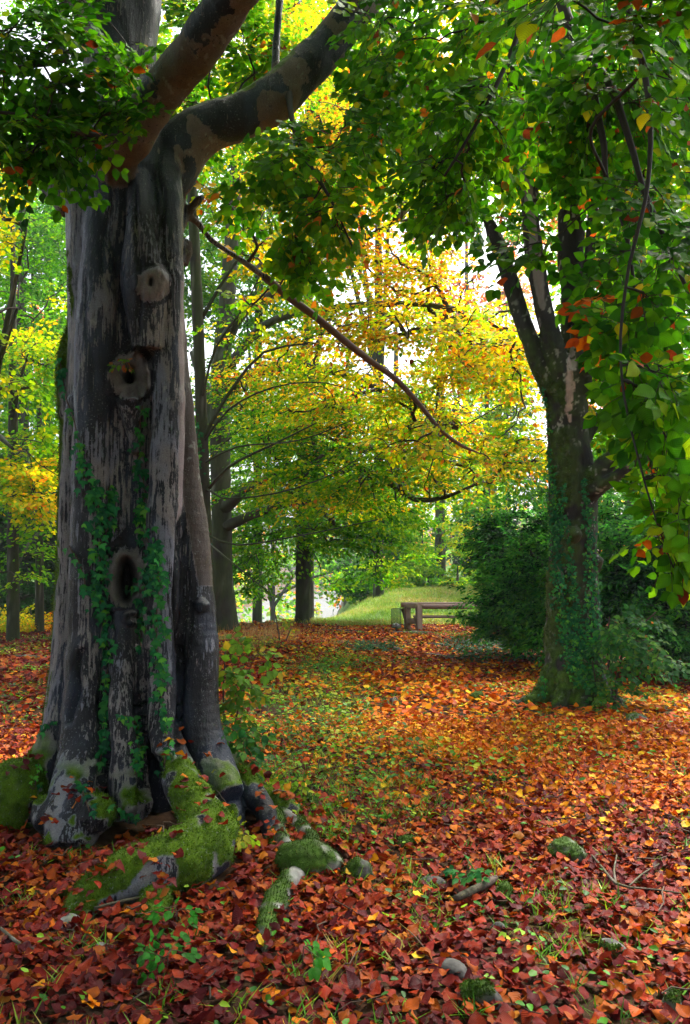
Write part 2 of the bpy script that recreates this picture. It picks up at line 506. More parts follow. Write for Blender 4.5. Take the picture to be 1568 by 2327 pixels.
def sprays(lv, sites, dirs, per, L, W, size, colfn, r, droop=0.35, tilt=0.3, lift=0.0, thick=0.03, nj=.38):
    """flat drooping sprays of leaves at every site, all at once"""
    n = len(sites)
    d = dirs.copy(); d[:, 2] *= 0.35; d = unit(d + r.normal(0, .25, (n, 3)) * [1, 1, .4])
    up = unit(np.array([0, 0, 1.0]) + r.normal(0, tilt, (n, 3)))
    sd_ = unit(np.cross(up, d)); up = np.cross(d, sd_)
    u = r.random((n, per)) ; v = (r.random((n, per)) * 2 - 1)
    u = u - 0.25
    wdt = W * np.clip(1.1 - np.abs(u - .3) * 1.1, .15, 1)
    LL = L * r.uniform(.6, 1.3, (n, 1))
    P = sites[:, None] + d[:, None] * (u * LL)[..., None] + sd_[:, None] * (v * wdt)[..., None] + up[:, None] * r.normal(0, thick, (n, per))[..., None]
    P[..., 2] -= droop * (np.maximum(u, 0) ** 2 * LL + (v * wdt) ** 2)
    sg = np.sign(v)
    D = d[:, None] * (.8 + r.normal(0, .25, (n, per)))[..., None] + sd_[:, None] * (sg * .7)[..., None] + r.normal(0, .25, (n, per, 3)); D[..., 2] -= .25
    NN = up[:, None] + r.normal(0, nj, (n, per, 3))
    P = P.reshape(-1, 3)
    lv.add(P, D.reshape(-1, 3), NN.reshape(-1, 3), size * r.uniform(.65, 1.2, len(P)), colfn(P, np.repeat(np.arange(n), per)))

def spray_near(lv, mb, site, d, r, size, colfn, nsub=3, nleaf=6, twig=(.06, .045, .03), hang=0.3):
    """a twig in zig-zag with alternate leaves and side twigs, every leaf standing on it"""
    d = unit(np.array([d[0], d[1], d[2] * .5 - hang * .5]) + r.normal(0, .15, 3))
    up = unit(np.array([0, 0, 1.0]) + r.normal(0, .28, 3) * (1 + .3 * hang) + np.array([0, -.25 - 1.1 * hang, -.35 * hang])); sd_ = unit(np.cross(up, d)); up = np.cross(d, sd_)
    def axis(o, dd, n, s):
        pts = [o]; cur = dd.copy(); p = o.copy()
        side = 1
        for i in range(n):
            cur = unit(cur + np.array([0, 0, -.05 * hang * 2]) + sd_ * side * .10 + r.normal(0, .04, 3))
            p = p + cur * s * .5
            pts.append(p.copy())
            ld = unit(cur * .75 + np.cross(up, cur) * side * .8 + r.normal(0, .12, 3) + np.array([0, 0, -.15]))
            lp = p + ld * s * .08
            sc = s * r.uniform(.75, 1.12) * (0.7 + .3 * math.sin(math.pi * (i + .6) / n))
            lv.add(lp, ld, up + r.normal(0, .22, 3), sc, colfn(lp[None], None))
            side = -side
        lv.add(p, cur + [0, 0, -.1], up + r.normal(0, .2, 3), s * .95, colfn(p[None], None))
        mb.tube(np.array(pts), np.linspace(.0022, .0009, len(pts)), 3, twig, caps=False)
        return pts, cur
    o = np.array(site) - d * size * nleaf * .2
    pts, cur = axis(o, d, nleaf + nsub, size)
    for k in range(nsub):
        i = 1 + k
        sg = 1 if k % 2 else -1
        axis(pts[min(i + 0, len(pts) - 1)], unit(d * .75 + sd_ * sg * .75), max(2, nleaf - k), size)

# ------------------------------------------------------------------ ground
def ground_z(x, y):
    x = np.asarray(x, float); y = np.asarray(y, float)
    z = 0.035 * np.sin(x * .9 + .5) * np.sin(y * .7) + .05 * np.sin(x * .35 + y * .22)
    z = z * smooth(1, 6, np.hypot(x + 1.4, y - 5))
    p = np.stack([x.ravel() * .8, y.ravel() * .8, np.zeros(x.size)], -1)
    z = z + 0.05 * fbm(p, 3, 5).reshape(x.shape) * smooth(0, 3, y) + .012 * fbm(p * 6, 2, 9).reshape(x.shape)
    z = z + .10 * np.exp(-((x + 1.4) ** 2 + (y - 5.2) ** 2) / 1.0)
    hill = smooth(21.5, 37, y) * smooth(-4.5, 6.5, x + .03 * (y - 25)) * .78 + smooth(55, 110, y) * smooth(-2, 14, x) * 2.5
    drop = smooth(23.5, 40, y + .15 * np.abs(x + 3)) * (1 - smooth(-5.5, 1.5, x - .02 * (y - 25))) * smooth(-30, -9, x) * 7.0
    back = smooth(110, 260, np.hypot(x, y)) * 14
    left = smooth(-10, -20, x) * smooth(10, 30, y) * 0.8
    return z + hill - drop + back * (1 - smooth(-60, -20, x) * (1 - smooth(-4, 10, x))) + left
# ------------------------------------------------------------------ remeshed trunks
def remeshed(mb, voxel, smooth_it=4):
    o = mb.build("raw", None); m = o.modifiers.new("r", 'REMESH'); m.mode = 'VOXEL'; m.voxel_size = voxel
    if smooth_it:
        s = o.modifiers.new("s", 'SMOOTH'); s.factor = 0.5; s.iterations = smooth_it
    dg = bpy.context.evaluated_depsgraph_get()
    me = bpy.data.meshes.new_from_object(o.evaluated_get(dg))
    V = np.empty(len(me.vertices) * 3, np.float32); me.vertices.foreach_get("co", V); V = V.reshape(-1, 3).astype(float)
    idx = np.empty(len(me.loops), np.int32); me.loops.foreach_get("vertex_index", idx)
    tot = np.empty(len(me.polygons), np.int32); me.polygons.foreach_get("loop_total", tot)
    assert (tot == 4).all(), "quads expected"
    bpy.data.objects.remove(o); bpy.data.meshes.remove(me)
    return V, idx.reshape(-1, 4)

def vnormals(V, Q):
    n = np.cross(V[Q[:, 2]] - V[Q[:, 0]], V[Q[:, 3]] - V[Q[:, 1]])
    out = np.zeros_like(V)
    for k in range(4):
        for a in range(3): out[:, a] += np.bincount(Q[:, k], n[:, a], len(V))
    out = unit(out)
    return out

def laplace(V, Q, h, it=2):
    """smooths a per-vertex value over the faces"""
    for _ in range(it):
        f = h[Q].mean(1); s = np.zeros(len(V)); c = np.zeros(len(V))
        for k in range(4): s += np.bincount(Q[:, k], f, len(V)); c += np.bincount(Q[:, k], None, len(V))
        h = s / np.maximum(c, 1)
    return h

def sub(V, Q, face_mask, C, name, mat, parent):
    q = Q[face_mask]; u, inv = np.unique(q, return_inverse=True)
    return mesh(name, V[u], inv.reshape(-1, 4), None, mat, parent, C[u], dk=D4[u])

# ------------------------------------------------------------------ the great beech
YB = 5.2
OUT = np.array([  # picture y, left x, right x of the main column
    (-420, 120, 340), (-100, 130, 375), (0, 148, 368), (100, 178, 355), (200, 192, 352), (300, 178, 380), (345, 160, 418), (420, 138, 428), (500, 150, 420), (600, 153, 414),
    (700, 155, 412), (800, 150, 412), (900, 143, 414), (1000, 137, 417), (1100, 133, 413), (1200, 130, 412), (1300, 126, 414),
    (1400, 121, 418), (1500, 116, 428), (1600, 106, 445), (1700, 92, 455), (1800, 75, 460), (1960, 60, 470)], float)
mb = MB()
_y = np.linspace(-420, 1960, 120)
_l, _r = np.interp(_y, OUT[:, 0], OUT[:, 1]), np.interp(_y, OUT[:, 0], OUT[:, 2])
_c = np.array([at((a + b) / 2, y, YB) for a, b, y in zip(_l, _r, _y)]); _rad = (_r - _l) / 2 * YB / F
sides = 72
ang = np.linspace(0, 2 * np.pi, sides, endpoint=False)
V = []
for c, rr in zip(_c, _rad):
    k = 1 + .03 * np.sin(3 * ang + .6) + .02 * np.sin(5 * ang + 1.0 + c[2] * .4) + .015 * np.sin(9 * ang + c[2])
    k = k / max(k[np.argmin(np.abs(ang))], 1)
    V.append(c + np.stack([np.cos(ang) * rr * k, np.sin(ang) * rr * .93 * k, 0 * ang], -1))
V = np.array(V).reshape(-1, 3); m_ = len(_c)
i_ = np.arange(m_ - 1)[:, None] * sides; j_ = np.arange(sides)[None]; j2_ = (j_ + 1) % sides
q_ = np.stack([i_ + j_, i_ + j2_, i_ + sides + j2_, i_ + sides + j_], -1).reshape(-1, 4)
V = np.vstack([V, _c[0], _c[-1]]); k_ = m_ * sides; jj = np.arange(sides)
t_ = np.vstack([np.stack([np.full(sides, k_), (jj + 1) % sides, jj], -1), np.stack([np.full(sides, k_ + 1), jj + (m_ - 1) * sides, (jj + 1) % sides + (m_ - 1) * sides], -1)])
mb.add(V, q_, t_)
def tb(rows, sides=20, step=0.06, flat=None):
    P, r = path(rows, step); mb.tube(P, r, sides, caps=True, bump=.10, seed=len(rows)); return P, r
# folds of the column running down into the roots
FOLDS = [
    [(175, 900, 22, 4.95), (165, 1150, 32, 4.95), (164, 1320, 34, 4.95), (158, 1500, 38, 4.92), (146, 1640, 44, 4.9), (100, 1765, 54, 4.85), (30, 1850, 60, 4.75), (-60, 1905, 50, 4.6), (-150, 1960, 40, 4.45)],
    [(228, 345, 6, 5.1), (226, 420, 30, 4.98), (222, 700, 46, 4.86), (210, 1000, 44, 4.84), (205, 1300, 44, 4.83), (198, 1500, 47, 4.8), (190, 1680, 50, 4.72), (178, 1790, 58, 4.6), (170, 1860, 62, 4.48), (160, 1930, 52, 4.38)],
    [(280, 1380, 30, 4.82), (278, 1540, 40, 4.75), (282, 1690, 45, 4.68), (295, 1800, 42, 4.62), (315, 1850, 36, 4.55)],
    [(296, 905, 34, 4.81), (299, 940, 26, 4.83), (304, 985, 16, 4.85), (308, 1030, 12, 4.88)],
    [(318, 340, 8, 5.05), (320, 420, 28, 4.9), (322, 520, 38, 4.82), (330, 640, 52, 4.84), (340, 800, 40, 4.84)],
    [(384, 300, 8, 5.2), (382, 380, 30, 5.02), (380, 480, 38, 4.93), (382, 700, 36, 4.9), (380, 950, 36, 4.86), (372, 1200, 40, 4.82), (366, 1400, 42, 4.78), (362, 1560, 42, 4.74), (374, 1680, 38, 4.66), (405, 1765, 38, 4.5), (448, 1840, 44, 4.32), (474, 1900, 58, 4.15), (435, 1945, 67, 4.0), (370, 1972, 65, 3.9), (290, 1995, 60, 3.82), (215, 2040, 50, 3.72), (178, 2095, 38, 3.62), (150, 2150, 28, 3.5)],
    [(350, 1990, 36, 3.88), (352, 2045, 32, 3.72), (346, 2090, 27, 3.58), (340, 2150, 18, 3.45)],
    [(400, 560, 8, 5.05), (406, 700, 14, 5.02), (414, 900, 22, 5.0), (424, 1080, 28, 4.98), (436, 1200, 36, 4.95), (444, 1340, 40, 4.93), (449, 1480, 44, 4.9), (450, 1600, 45, 4.86), (462, 1690, 48, 4.8), (492, 1760, 48, 4.72), (520, 1810, 34, 4.62)],
    [(470, 1700, 48, 4.95), (520, 1755, 42, 5.0), (575, 1800, 30, 4.98), (640, 1838, 26, 4.9), (690, 1868, 20, 4.82), (745, 1905, 12, 4.7), (790, 1945, 7, 4.6)],
    [(465, 1740, 40, 4.95), (488, 1800, 48, 4.85), (512, 1850, 46, 4.72), (520, 1900, 34, 4.6)],
    [(540, 1765, 34, 4.9), (585, 1815, 26, 4.75), (606, 1850, 22, 4.62), (616, 1890, 17, 4.52), (622, 1935, 10, 4.4)],
    [(100, 430, 20, 5.2), (125, 425, 32, 5.2), (165, 470, 34, 5.2)],
    [(158, 750, 8, 5.15), (150, 800, 18, 5.12), (149, 870, 22, 5.1), (154, 940, 20, 5.08), (168, 1000, 12, 5.08)],
    [(455, 1370, 18, 4.82), (462, 1378, 16, 4.76), (470, 1384, 12, 4.74)],
    [(425, 545, 12, 5.3), (418, 570, 22, 5.3), (408, 600, 20, 5.3)],
    [(230, 2085, 32, 3.8), (150, 2050, 26, 3.85), (115, 2045, 14, 3.9)],
]
for f in FOLDS: tb(f)
# lumps at the foot
for x, y, r, Y in [(45, 1800, 74, 4.75), (110, 1850, 40, 4.55), (212, 1850, 46, 4.42), (474, 1915, 50, 4.12)]:
    P0 = at(x, y, Y); mb.tube(np.array([P0 + [0, 0, -px(r, Y) * s] for s in (-.95, -.6, 0, .6, .95)]), px(r, Y) * np.array([.35, .8, 1, .8, .35]), 16, caps=True, bump=.12, seed=4)
LIMB_A = [(262, 430, 34, 5.0), (272, 345, 50, 4.72), (298, 306, 53, 4.55), (345, 240, 49, 4.4), (402, 166, 51, 4.25), (470, 80, 51, 4.0), (535, -15, 52, 3.8), (610, -130, 54, 3.5), (660, -300, 54, 3.2)]
LIMB_B = [(360, 470, 40, 5.15), (395, 390, 56, 5.15), (425, 325, 58, 5.15), (480, 290, 52, 5.15), (550, 268, 50, 5.18), (620, 228, 52, 5.22), (690, 160, 48, 5.3), (760, 85, 43, 5.35), (830, -5, 42, 5.4), (930, -130, 40, 5.4), (1060, -260, 38, 5.2), (1240, -330, 36, 4.8)]
LIMB_C = [(405, 520, 17.0, 5.25), (428, 490, 11.9, 5.3), (452, 508, 9.3, 5.35), (480, 545, 9.3, 5.4), (540, 585, 9.3, 5.5), (600, 628, 9.3, 5.6), (650, 670, 9.3, 5.7), (720, 722, 8.9, 5.8), (790, 780, 8.5, 5.95), (845, 822, 7.6, 6.1), (900, 862, 6.8, 6.2), (950, 915, 6.0, 6.3), (1000, 975, 5.1, 6.4), (1045, 1010, 4.2, 6.5), (1090, 1030, 1.6, 6.6)]
LIMB_D = [(250, -60, 60, 5.1), (330, -160, 62, 5.0), (420, -330, 60, 4.9)]
PA, RA = tb(LIMB_A, 24); PBm, RB = tb(LIMB_B, 24); tb([(620, 235, 14, 5.25), (625, 180, 11, 5.25), (628, 100, 9, 5.3), (634, 20, 8, 5.3), (640, -80, 8, 5.35)], 10)
tb(LIMB_D, 20)
tb([(425, 487, 13, 5.3), (438, 470, 11, 5.27), (452, 452, 12, 5.24), (462, 446, 9, 5.2)], 10)
PC, RC = path(LIMB_C, 0.06)
k0 = 14
mb.tube(PC[:k0], RC[:k0], 12, caps=True)
BV, BQ = remeshed(mb, 0.0105, 5)
print("beech verts", len(BV))
BN = vnormals(BV, BQ)
if (BN[:, 1] * (BV[:, 1] - 5.2)).mean() < 0: BQ = BQ[:, ::-1].copy(); BN = -BN

# distance to the limbs decides which vertex belongs to what
def near(V, P, r):
    best = np.full(len(V), 1e9)
    for p, q in zip(P[::2], r[::2]): best = np.minimum(best, np.linalg.norm(V - p, axis=1) / q)
    return best
dA = near(BV, PA, RA); dB = near(BV, PBm, RB)
pix = np.stack([BV[:, 0] / BV[:, 1] , (BV[:, 2] - CAM_H) / BV[:, 1]], -1)      # tangents of view angles, only used to find places measured on the photo
def tang(x, y):
    a = at(x, y, 1.0); return a[0], a[2] - CAM_H
sx = 1 / F
front = BN[:, 1] < 0.25
# column coordinates
cz = BV[:, 2]
cxz = np.interp(-cz, -_c[:, 2], _c[:, 0]); crz = np.interp(-cz, -_c[:, 2], _rad)
th = np.arctan2(BV[:, 0] - cxz, -(BV[:, 1] - YB))      # 0 facing the camera, positive to +X
arc = th * crz
iscol = (dA > 1.12) & (dB > 1.15) | (cz < 3.6)
H = np.zeros(len(BV))
# broad relief: vertical muscle, fine ridges
pcol = np.stack([arc * 5, cz * .8, 0 * cz], -1)
H += .020 * fbm(pcol, 3, 21) * iscol
H += .0055 * fbm(np.stack([arc * 34, cz * 4, 0 * cz], -1), 3, 22) * iscol
H += .006 * fbm(BV * 9, 3, 23) + .016 * fbm(BV * 5, 3, 24) * ~iscol
# creases measured on the photo: px x top, y top, x bottom, y bottom, half width, depth
for x0, y0, x1, y1, w, dp in [(312, 440, 316, 900, 4, .03), (404, 1190, 407, 1700, 5, .05), (240, 1480, 232, 1790, 7, .05), (322, 1490, 325, 1830, 8, .07), (352, 1720, 345, 1850, 12, .09),
                              (262, 360, 230, 620, 5, .018), (190, 640, 215, 900, 5, .014), (185, 1480, 160, 1640, 8, .05), (362, 380, 372, 560, 4, .015), (255, 1390, 250, 1500, 5, .02), (430, 1210, 425, 1560, 3, .01)]:
    y = (1163.0 - 1163.0) * 0
    u0, v0 = tang(x0, y0); u1, v1 = tang(x1, y1)
    t = np.clip((v0 - pix[:, 1]) / (v0 - v1), -.1, 1.1)
    uc = u0 + (u1 - u0) * t + sx * 5 * np.sin(t * 9 + x0)
    e = np.exp(-((pix[:, 0] - uc) / (w * sx)) ** 2) * smooth(-.08, .06, t) * smooth(1.08, .94, t)
    H -= dp * e * front
# healed branch scars: px centre, half axes, ring height, dome, pit (dx, dy, ax, ay, depth)
KN = [(345, 650, 40, 43, .010, .030, (-3, -6, 5, 12, .03)), (293, 858, 50, 56, .034, .0, (2, -8, 17, 19, .20)), (285, 1312, 47, 78, .036, .0, (5, 8, 22, 50, .24)),
      (310, 1402, 30, 14, .02, .01, (0, 0, 6, 3, .01))]
KH = np.zeros(len(BV)); knotm = []; pit = np.zeros(len(BV)); rim = np.zeros(len(BV)); rr_all = np.full(len(BV), 9.0)
for (x, y, a, b, ring, dome, (dx, dy, pa, pb, pdp)) in KN:
    u, v = tang(x, y); ru = (pix[:, 0] - u) / (a * sx); rv = (pix[:, 1] - v) / (b * sx)
    wob = 1 + .45 * fbm(BV * [6, 6, 6], 3, int(x)) + .10 * np.sin(np.arctan2(rv, ru) * 3 + x) + .05 * np.sin(np.arctan2(rv, ru) * 7)
    r_ = np.hypot(ru, rv) / wob
    ok = front & iscol
    KH += ok * ring * np.exp(-((r_ - .72) / .32) ** 2) + ok * dome * np.exp(-(r_ / .85) ** 4)
    H -= ok * .010 * np.exp(-((r_ - 1.12) / .09) ** 2); KH += ok * .012 * np.exp(-(r_ / 1.7) ** 2) * (a > 35)
    H += ok * .006 * np.sin(r_ * 17) * np.exp(-np.maximum(r_ - 1.1, 0) * 2.2) * (r_ > 1.1) * (dome + ring > .02)
    H += ok * (.0045 * np.sin(np.arctan2(rv, ru) * 23 + 4 * fbm(BV * 12, 2, 8)) + .010 * fbm(BV * 24, 3, 18)) * (r_ < 1.05)
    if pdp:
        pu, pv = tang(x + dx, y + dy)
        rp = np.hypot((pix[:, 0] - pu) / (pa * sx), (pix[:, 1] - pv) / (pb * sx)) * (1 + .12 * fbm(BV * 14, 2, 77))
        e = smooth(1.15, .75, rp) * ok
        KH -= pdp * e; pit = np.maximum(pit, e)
    knotm.append(ok & (r_ < 1.13)); rr_all = np.where(ok, np.minimum(rr_all, r_), rr_all)
# horizontal wrinkles under the limb and on the right stem
H += .0013 * np.sin(cz * 130 + 2 * fbm(BV * 5, 2, 3)) * front * ((BV[:, 0] > np.interp(cz, [0, 2.5], [-1.1, -1.15])) & (cz < 2.3) & (cz > .3))
# moss
up = BN[:, 2]
mn = fbm(BV * 7, 4, 41)
leftm = smooth(-.95, -1.30, th) * smooth(3.6, 2.8, cz) * smooth(-.5, .15, mn + .25)
footm = smooth(.85, .05, cz + .25 * mn) * smooth(-.15, .35, up * .8 + mn * 1.1 - .30 + .75 * smooth(-.25, -.75, th) * smooth(1.2, .4, cz))
limbm = (dA < 1.2) * smooth(.55, .95, up + .5 * mn) + (dB < 1.2) * smooth(.3, .8, up + .4 * mn)
rootz = smooth(4.62, 4.4, BV[:, 1]) * smooth(.75, .6, cz)
rootm = rootz * smooth(-.2, .12, up * .55 + mn * 1.7 - .26)
leftfoot = smooth(-.3, -.62, BV[:, 0] + 1.42) * smooth(1.05, .5, cz + mn * .3) * smooth(-.55, .15, mn + .18)
spots = smooth(.30, .42, fbm(BV * [9, 9, 6], 3, 91)) * smooth(-.55, -.85, th) * .8 * (cz < 3.6)
moss = np.clip(np.maximum.reduce([leftm, footm * .95, limbm * .8, rootm, leftfoot, spots]), 0, 1)
moss = laplace(BV, BQ, moss, 1) * (1 - pit)
H += moss * (.006 + .009 * fbm(BV * 60, 2, 55) + .008 * fbm(BV * 22, 2, 56))
H = laplace(BV, BQ, H, 1)
KH = laplace(BV, BQ, KH, 1); rad_ = unit(np.stack([BV[:, 0] - cxz, (BV[:, 1] - YB) * 1.6, 0 * cz], -1))
BV = BV + BN * H[:, None] + rad_ * KH[:, None]
BN = vnormals(BV, BQ)

# colour of the bark
pale = np.array([.200, .196, .218]); dark = np.array([.010, .011, .015]); tan = np.array([.165, .120, .100]); wet = np.array([.026, .034, .056])  # wet: damp bark with its bluish sky sheen put into the colour
strk = fbm(np.stack([arc * 75, cz * 5.0, 0 * cz], -1), 3, 61); patch = fbm(np.stack([arc * 7, cz * 3.2, 0 * cz], -1), 4, 62); pat2 = fbm(np.stack([arc * 26, cz * 15, 0 * cz], -1), 4, 63)
drip = fbm(np.stack([arc * 11, cz * .7, 0 * cz + 3], -1), 2, 64)
thr = strk * .42 + patch * .55 + pat2 * .42 + drip * .30
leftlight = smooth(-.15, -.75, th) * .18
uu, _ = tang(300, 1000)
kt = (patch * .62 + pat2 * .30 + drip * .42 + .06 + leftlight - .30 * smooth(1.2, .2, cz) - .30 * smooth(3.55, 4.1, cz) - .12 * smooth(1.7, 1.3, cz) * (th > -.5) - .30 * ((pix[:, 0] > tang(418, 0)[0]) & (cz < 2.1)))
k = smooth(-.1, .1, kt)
C = pale * (1 + .12 * pat2[:, None]) * np.array([1, 1, 1]); DK = dark + (wet - dark) * smooth(-.15, .3, fbm(BV * [5, 5, 2.5], 3, 66))[:, None]; protect = np.zeros(len(BV))
C = C * (1 - .0) ; mid = smooth(-.1, .25, fbm(BV * [6, 6, 3], 3, 65))[:, None]
C = C * (1 + .25 * (mid - .5) * np.array([-.7, -.2, .7]))
# smooth pinkish strip down the right side, brown strip beyond it
def strip(rows):
    rows = np.array(rows, float); v = np.array([tang(0, y)[1] for y in rows[:, 0]]); u0 = (rows[:, 1] - 784) / F; u1 = (rows[:, 2] - 784) / F
    o = np.argsort(v)
    a = np.interp(pix[:, 1], v[o], u0[o]) + sx * 3 * fbm(BV * 14, 3, 31); b = np.interp(pix[:, 1], v[o], u1[o]) + sx * 1.5 * fbm(BV * 14, 2, 33)
    return smooth(-sx * 1.5, sx * 1.5, pix[:, 0] - a) * smooth(-sx * 1.5, sx * 1.5, b - pix[:, 0]) * (pix[:, 1] > v.min()) * (pix[:, 1] < v.max()) * front
s1 = strip([(640, 402, 413), (700, 402, 414), (800, 398, 412), (900, 402, 410), (960, 400, 416), (1050, 402, 414), (1120, 404, 412), (1230, 402, 406)])
C = C + (np.array([.235, .195, .205]) * (1 + .12 * pat2[:, None]) - C) * s1[:, None]; protect = np.maximum(protect, s1)
s2 = strip([(430, 415, 440), (700, 412, 440), (960, 416, 460), (1120, 412, 460), (1260, 440, 500), (1330, 452, 500)])
C = C + (np.array([.072, .055, .046]) * (1 + .3 * patch[:, None]) - C) * (s2 * .9)[:, None]; protect = np.maximum(protect, s2 * .8)
# knots: tan faces, dark rings
for (x, y, a, b, *_r), m in zip(KN, knotm):
    u, v = tang(x, y); r_ = np.hypot((pix[:, 0] - u) / (a * sx), (pix[:, 1] - v) / (b * sx))
    r_ = r_ / (1 + .22 * fbm(BV * 8, 3, int(y))); f = m * smooth(1.05, .7, r_) * (1 if a > 35 else .5)
    g = (np.array([.165, .145, .135]) * (1 + .5 * fbm(BV * 30, 3, 71)[:, None]) - C); C = C + g * (f * .9)[:, None]; protect = np.maximum(protect, f * .35); kt = kt + .12 * f
    rg = np.exp(-((r_ - 1.14) / .11) ** 2) * front * iscol
    kt = kt - .8 * rg
    rg = np.exp(-((r_ - 1.5) / .45) ** 2) * front * iscol * smooth(-.3, .3, pat2)
    kt = kt - .35 * rg
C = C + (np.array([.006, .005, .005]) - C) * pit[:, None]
# limbs
limb = np.clip(np.maximum(smooth(1.35, 1.10, dA) * smooth(3.4, 3.6, cz), smooth(1.35, 1.12, dB) * smooth(3.75, 3.95, cz)), 0, 1)
ln_ = fbm(BV * 6.5, 4, 81); under = -BN[:, 2]
lk = smooth(-.04, .08, ln_ * 1.15 + fbm(BV * 2.6, 2, 88) * .5 + under * .45 - .10 - .12 * smooth(4.3, 4.9, cz) * (dA < 1.3) + .12 * (BV[:, 1] < 4.9) - .28 * ((dB < 1.3) & (pix[:, 0] < tang(560, 0)[0])))
LC = np.array([.010, .010, .013]) + (tan * (1 + .18 * fbm(BV * 18, 3, 82)[:, None]) - np.array([.010, .010, .013])) * lk[:, None]
LC = tan * (1 + .35 * fbm(BV * 18, 3, 82)[:, None]); C = C + (LC - C) * limb[:, None]; kt = kt * (1 - limb) + limb * (lk - .5) * .95
# lichen flecks, pale root scars
fl = smooth(.42, .5, fbm(BV * 38, 2, 83)) * smooth(-.1, .3, fbm(BV * 4, 2, 84))
C = C + (np.array([.34, .36, .33]) - C) * (fl * .55 * (1 - pit))[:, None]
rc = smooth(.05, .30, fbm(BV * 11, 3, 85)) * rootz
C = C + (np.array([.21, .20, .195]) * (1 + .4 * fbm(BV * 30, 3, 89)[:, None]) - C) * (rc * .65)[:, None]
mc = np.array([.034, .076, .004]) + np.array([.060, .095, .003]) * np.clip(.5 + .9 * fbm(BV * 26, 3, 86) + .4 * up, 0, 1.3)[:, None]
mc = mc * np.where(th < -.9, .8, 1)[:, None]
C = C + (mc - C) * smooth(.25, .6, moss)[:, None]; protect = np.clip(np.maximum.reduce([protect, smooth(.25, .6, moss), pit, rc * .6]), 0, 1)
C = np.clip(C, 0, 1)
rough = np.clip(.52 + .25 * k + .1 * fbm(BV * 8, 2, 87), .3, .9); rough = np.where(moss > .4, .95, rough); rough = rough * (1 - limb) + (.72) * limb
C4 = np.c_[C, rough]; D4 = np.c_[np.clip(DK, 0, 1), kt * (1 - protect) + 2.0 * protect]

BEECH = thing("beech_tree", (-1.44, YB, 0), "huge old beech with knot holes, ivy strands and mossy spreading roots", "tree")
fm = lambda m: m[BQ].all(1)
used = np.zeros(len(BQ), bool)
for name, m, lab in [("knot", knotm[0], "closed round branch scar with a small slit"), ("knot_hole", knotm[1], "ring-shaped scar with a round hollow"), ("knot_hole", knotm[2], "tall scar with a deep black hollow"),
                     ("limb", (dA < 1.22) & (cz > 3.55) & (BV[:, 1] < 4.75), "thick pinkish limb reaching up over the viewer"), ("limb", (dB < 1.2) & (cz > 3.9) & (pix[:, 0] > tang(445, 0)[0]), "thick dark limb arching up to the right"),
                     ("root", (cz < .62) & (BV[:, 1] < 4.42) & (BV[:, 0] < -.55) & (BV[:, 0] > -1.40), "broad moss-covered root bending to the left")]:
    f = fm(m) & ~used; used |= f
    if f.any():
        o = sub(BV, BQ, f, C4, name, M_BARK, BEECH); o["label"] = lab
TRUNK = sub(BV, BQ, ~used, C4, "trunk", M_BARK, BEECH)
# moss: tiny upright tufts standing on the green patches
mi = rng.choice(np.flatnonzero((moss > .55) & (BV[:, 2] < 4.2) & (BN[:, 1] < .5)), 52000)
ml = Leaves()
ml.add(BV[mi] + rng.normal(0, .004, (len(mi), 3)), unit(BN[mi] + rng.normal(0, .5, (len(mi), 3)) + [0, 0, .1]), rng.normal(0, 1, (len(mi), 3)), rng.uniform(.006, .014, len(mi)), C[mi] * rng.uniform(.5, 1.6, (len(mi), 1)) * [1.05, 1.1, .8])
o = ml.build("moss", 'frond', M_GRASS, BEECH, fold=(0, .1), wide=1.6); o["kind"] = "stuff"; o["label"] = "bright green moss on the roots and the left flank"
BVH = BVHTree.FromPolygons(BV[:, :].tolist(), BQ.tolist())
# height map of the roots, for leaves lying on them
hx0, hy0, hs_ = -3.2, 3.2, .025
HM = np.full((160, 130), -9.0)
lowm = BV[:, 2] < 0.8
ix = ((BV[lowm, 0] - hx0) / hs_).astype(int); iy = ((BV[lowm, 1] - hy0) / hs_).astype(int)
okm = (ix >= 0) & (ix < 160) & (iy >= 0) & (iy < 130)
np.maximum.at(HM, (ix[okm], iy[okm]), BV[lowm, 2][okm])
def surf(x, y):
    g = ground_z(x, y); i = ((x - hx0) / hs_).astype(int); j = ((y - hy0) / hs_).astype(int)
    ok = (i >= 1) & (i < 159) & (j >= 1) & (j < 129)
    h = np.full(len(x), -9.0); st = np.zeros(len(x)); i, j = np.clip(i, 1, 158), np.clip(j, 1, 128)
    h[ok] = HM[i[ok], j[ok]]
    sl = np.abs(HM[i + 1, j] - HM[i - 1, j]) + np.abs(HM[i, j + 1] - HM[i, j - 1]); st[ok] = sl[ok]
    on = h > g
    return np.where(on, h, g), on, st
